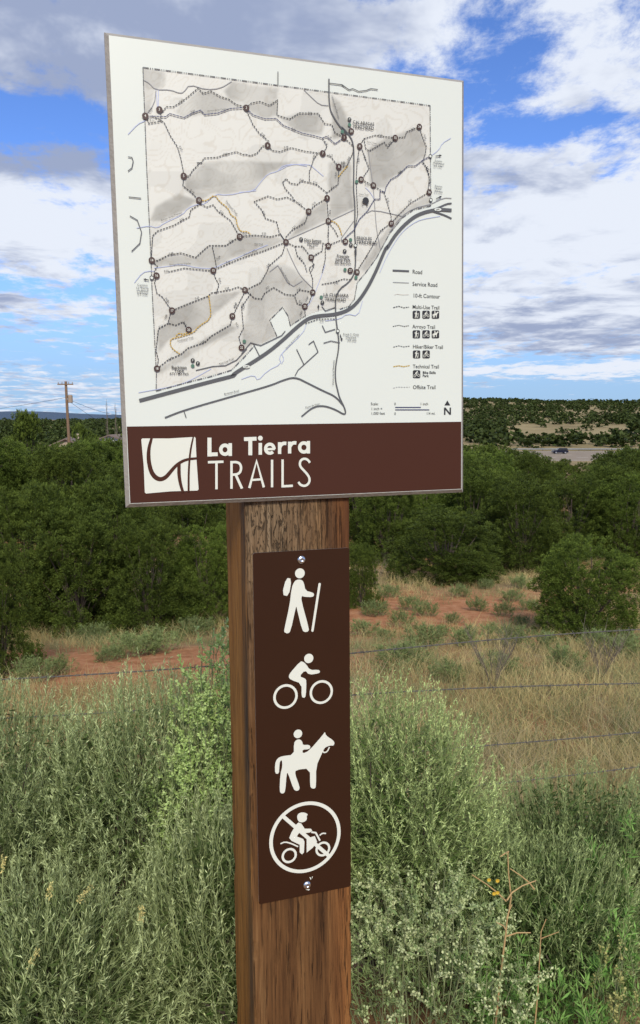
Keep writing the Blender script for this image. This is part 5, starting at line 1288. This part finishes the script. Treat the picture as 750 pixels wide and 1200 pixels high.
# yellow seed spikes on the sage
def seed_spike(px, py, depth, label, lean):
    b = at_depth(px, py, depth); root = empty('seed_spike', b); tag(root, label, 'seed spike', 'yellow seed spikes in the sage'); rng = np.random.default_rng(int(px))
    tip = np.array([lean * 0.03, 0, 0.032]); MB().tube([(-lean * 0.06, 0, -0.10), (0, 0, 0), tuple(tip)], [0.0012, 0.0012, 0.0006], 4).build('stem', M_gstem, root)
    n = 60; t = rng.uniform(0, 1, n); p = t[:, None] * tip + rng.normal(size=(n, 3)) * 0.0028
    V, F, C = leaves(p, unit(rng.normal(size=(n, 3))), rng.uniform(.004, .007, n), rng.uniform(.002, .004, n), rng, np.array([0.60, 0.52, 0.20]) * rng.uniform(.7, 1.2, (n, 1))); link('seed', npmesh('seed', V, F, M_sage, C), root)
for q in ((57, 1052, 1.42, 0.2), (166, 1078, 1.42, 0.0), (92, 1056, 1.45, 0.9), (3, 1020, 1.5, 0.1), (35, 1130, 1.36, 0.6)): seed_spike(*q[:3], 'small yellow seed spike standing out among the sage sprays', q[3])

# ------------------------------------------------------------------ grass beyond the fence, one cover for each kind
def grass(name, n, label, cols, h, w, region, seed, blades, lean=0.5, width=0.004):
    rng = np.random.default_rng(seed); y = rng.uniform(0, 1, n) ** 1.5 * (region[1] - region[0]) + region[0]; x = rng.uniform(-0.56, 0.56, n) * (y + 1.0)
    keep = region[2](x, y, rng.uniform(0, 1, n)); x, y = x[keep], y[keep]; n = len(x); z = ground_z(x, y)
    hh = h * rng.uniform(0.5, 1.2, n) * (0.6 + 0.8 * vnoise(x, y, 1.7, seed)); m = n * blades; i = np.repeat(np.arange(n), blades)
    base = np.stack([x[i], y[i], z[i] - 0.01], -1) + np.concatenate([rng.normal(size=(m, 2)) * 0.05 * w, np.zeros((m, 1))], 1)
    dirs = np.concatenate([rng.normal(size=(m, 2)) * lean * 0.6, np.ones((m, 1))], 1); dirs = unit(dirs); L = hh[i] * rng.uniform(0.5, 1.15, m)
    side = unit(np.cross(dirs, unit(rng.normal(size=(m, 3))))); bend = np.concatenate([rng.normal(size=(m, 2)) * 0.28, -0.10 * np.ones((m, 1))], 1) * L[:, None]
    mid = base + dirs * L[:, None] * 0.55; tip = base + dirs * L[:, None] + bend; wd = (width * (0.8 + 0.05 * y))[i][:, None]
    V = np.stack([base - side * wd / 2, base + side * wd / 2, mid + side * wd * 0.42, mid - side * wd * 0.42, tip], 1).reshape(-1, 3)
    o = np.arange(m)[:, None] * 5; F = np.concatenate([o + np.array([[0, 1, 2]]), o + np.array([[0, 2, 3]]), o + np.array([[3, 2, 4]])])
    k = np.clip(vnoise(x, y, 1.1, seed + 2)[i] * 0.65 + rng.uniform(0, 0.35, m), 0, 1)[:, None]; C = np.repeat(np.array(cols[0]) * (1 - k) + np.array(cols[1]) * k, 5, 0)
    tag(link(name, npmesh(name, V, F, M_grass, C)), label, 'grass', kind='stuff')
def soil(x, y): return vnoise(x * 0.45, y, 3.1, 77) * 0.7 + vnoise(x, y, 1.2, 78) * 0.3         # high = bare red dirt
keep_dry = lambda x, y, r: (y > 2.55 + 0.22 * x) & (r > bare(x, y) * 1.08) & (r < 0.35 + 0.9 * (1 - soil(x, y))) & ((x > 0.25) | (y > 5.2) | (r > 0.7))
grass('dry_grass', 13500, 'tall dry tan grass covering the slope beyond the wire fence', ((0.26, 0.20, 0.08), (0.78, 0.64, 0.30)), 0.30, 1.0, (2.6, 24, keep_dry), 201, 11, 0.7, 0.0032)
grass('green_grass', 8500, 'short green-grey grass tufts between the dry grass and red dirt', ((0.13, 0.165, 0.06), (0.36, 0.39, 0.18)), 0.27, 1.2, (2.8, 26, lambda x, y, r: (r > bare(x, y) * 1.0) & (vnoise(x, y, 2.3, 90) * 0.6 + vnoise(x, y, 0.8, 91) * 0.4 > 0.45)), 202, 12, 0.7, 0.0030)
grass('bunch_grass', 420, 'tall straw coloured bunch grass close behind the fence wires', ((0.36, 0.28, 0.13), (0.74, 0.62, 0.36)), 0.52, 1.6, (2.9, 7.5, lambda x, y, r: (x > 0.1) & (vnoise(x, y, 1.3, 95) > 0.45)), 203, 34, 0.9, 0.0030)
# low tussocks and grey shrublets one can tell apart on the slope
tus = shrub('tussock', (0, 40), 0.20, 0.20, 0.30, 300, 40, 6, 9, (0.045, 0.006), 0.12, ((0.11, 0.155, 0.045), (0.26, 0.31, 0.12)), 'x', 'shrub', 'tussocks on the slope', upright=0.9)
TL = 'small round green tussock dotted over the red dirt and dry grass slope'; rt = random.Random(44); first = True
spots = [on_ground(px, py) for px, py in ((500, 722), (530, 730), (515, 745), (470, 735), (560, 716), (590, 722), (600, 705), (450, 750), (425, 745), (540, 700), (575, 745), (610, 735), (480, 715), (440, 722), (498, 760), (545, 757), (600, 758), (640, 765), (125, 775), (150, 770), (180, 765), (70, 790), (110, 752), (205, 752), (570, 690), (610, 690), (620, 715), (455, 700), (700, 765), (735, 770), (660, 785), (585, 790), (525, 800), (470, 785), (230, 745), (40, 800))]
for p in spots:
    s = rt.uniform(0.7, 1.5) * (0.75 + 0.012 * p.y)
    if first: o = tus; ch = []; first = False
    else:
        o = tus.copy(); COL.objects.link(o)
        for c in list(tus.children): q = c.copy(); COL.objects.link(q); q.parent = o
    o.location = p; o.rotation_euler = (0, 0, rt.uniform(0, 6)); o.scale = (s * 1.25, s * 1.25, s * rt.uniform(.7, 1.0)); o['label'] = TL
def twig_shrub(px, py, h, seed, label):
    p = on_ground(px, py); rg = random.Random(seed); r = empty('twig_shrub', p); tag(r, label, 'shrub')
    for k in range(16):
        a = rg.uniform(0, 6.28); L = h * rg.uniform(.7, 1.1); x, y = math.cos(a) * L * .45, math.sin(a) * L * .45; b = MB(); b.tube([(0, 0, -0.02), (x * .4, y * .4, L * .5), (x, y, L)], [0.0035, 0.0025, 0.001], 4)
        for q in range(6):
            t = rg.uniform(.35, .9); aa = rg.uniform(0, 6.28); s = Vector((x * t, y * t, L * t)); b.tube([s, s + Vector((math.cos(aa) * .3, math.sin(aa) * .3, .55)) * L * .45], [0.002, 0.0008], 3)
        b.build('branch', M_dead, r)
twig_shrub(578, 812, 0.62, 1, 'leafless grey twig shrub standing in the dry grass below the red dirt'); twig_shrub(705, 800, 0.55, 2, 'leafless grey twig shrub standing in the dry grass below the lone juniper'); twig_shrub(440, 690, 0.8, 3, 'pale dead brush heap under the grove beside the post')
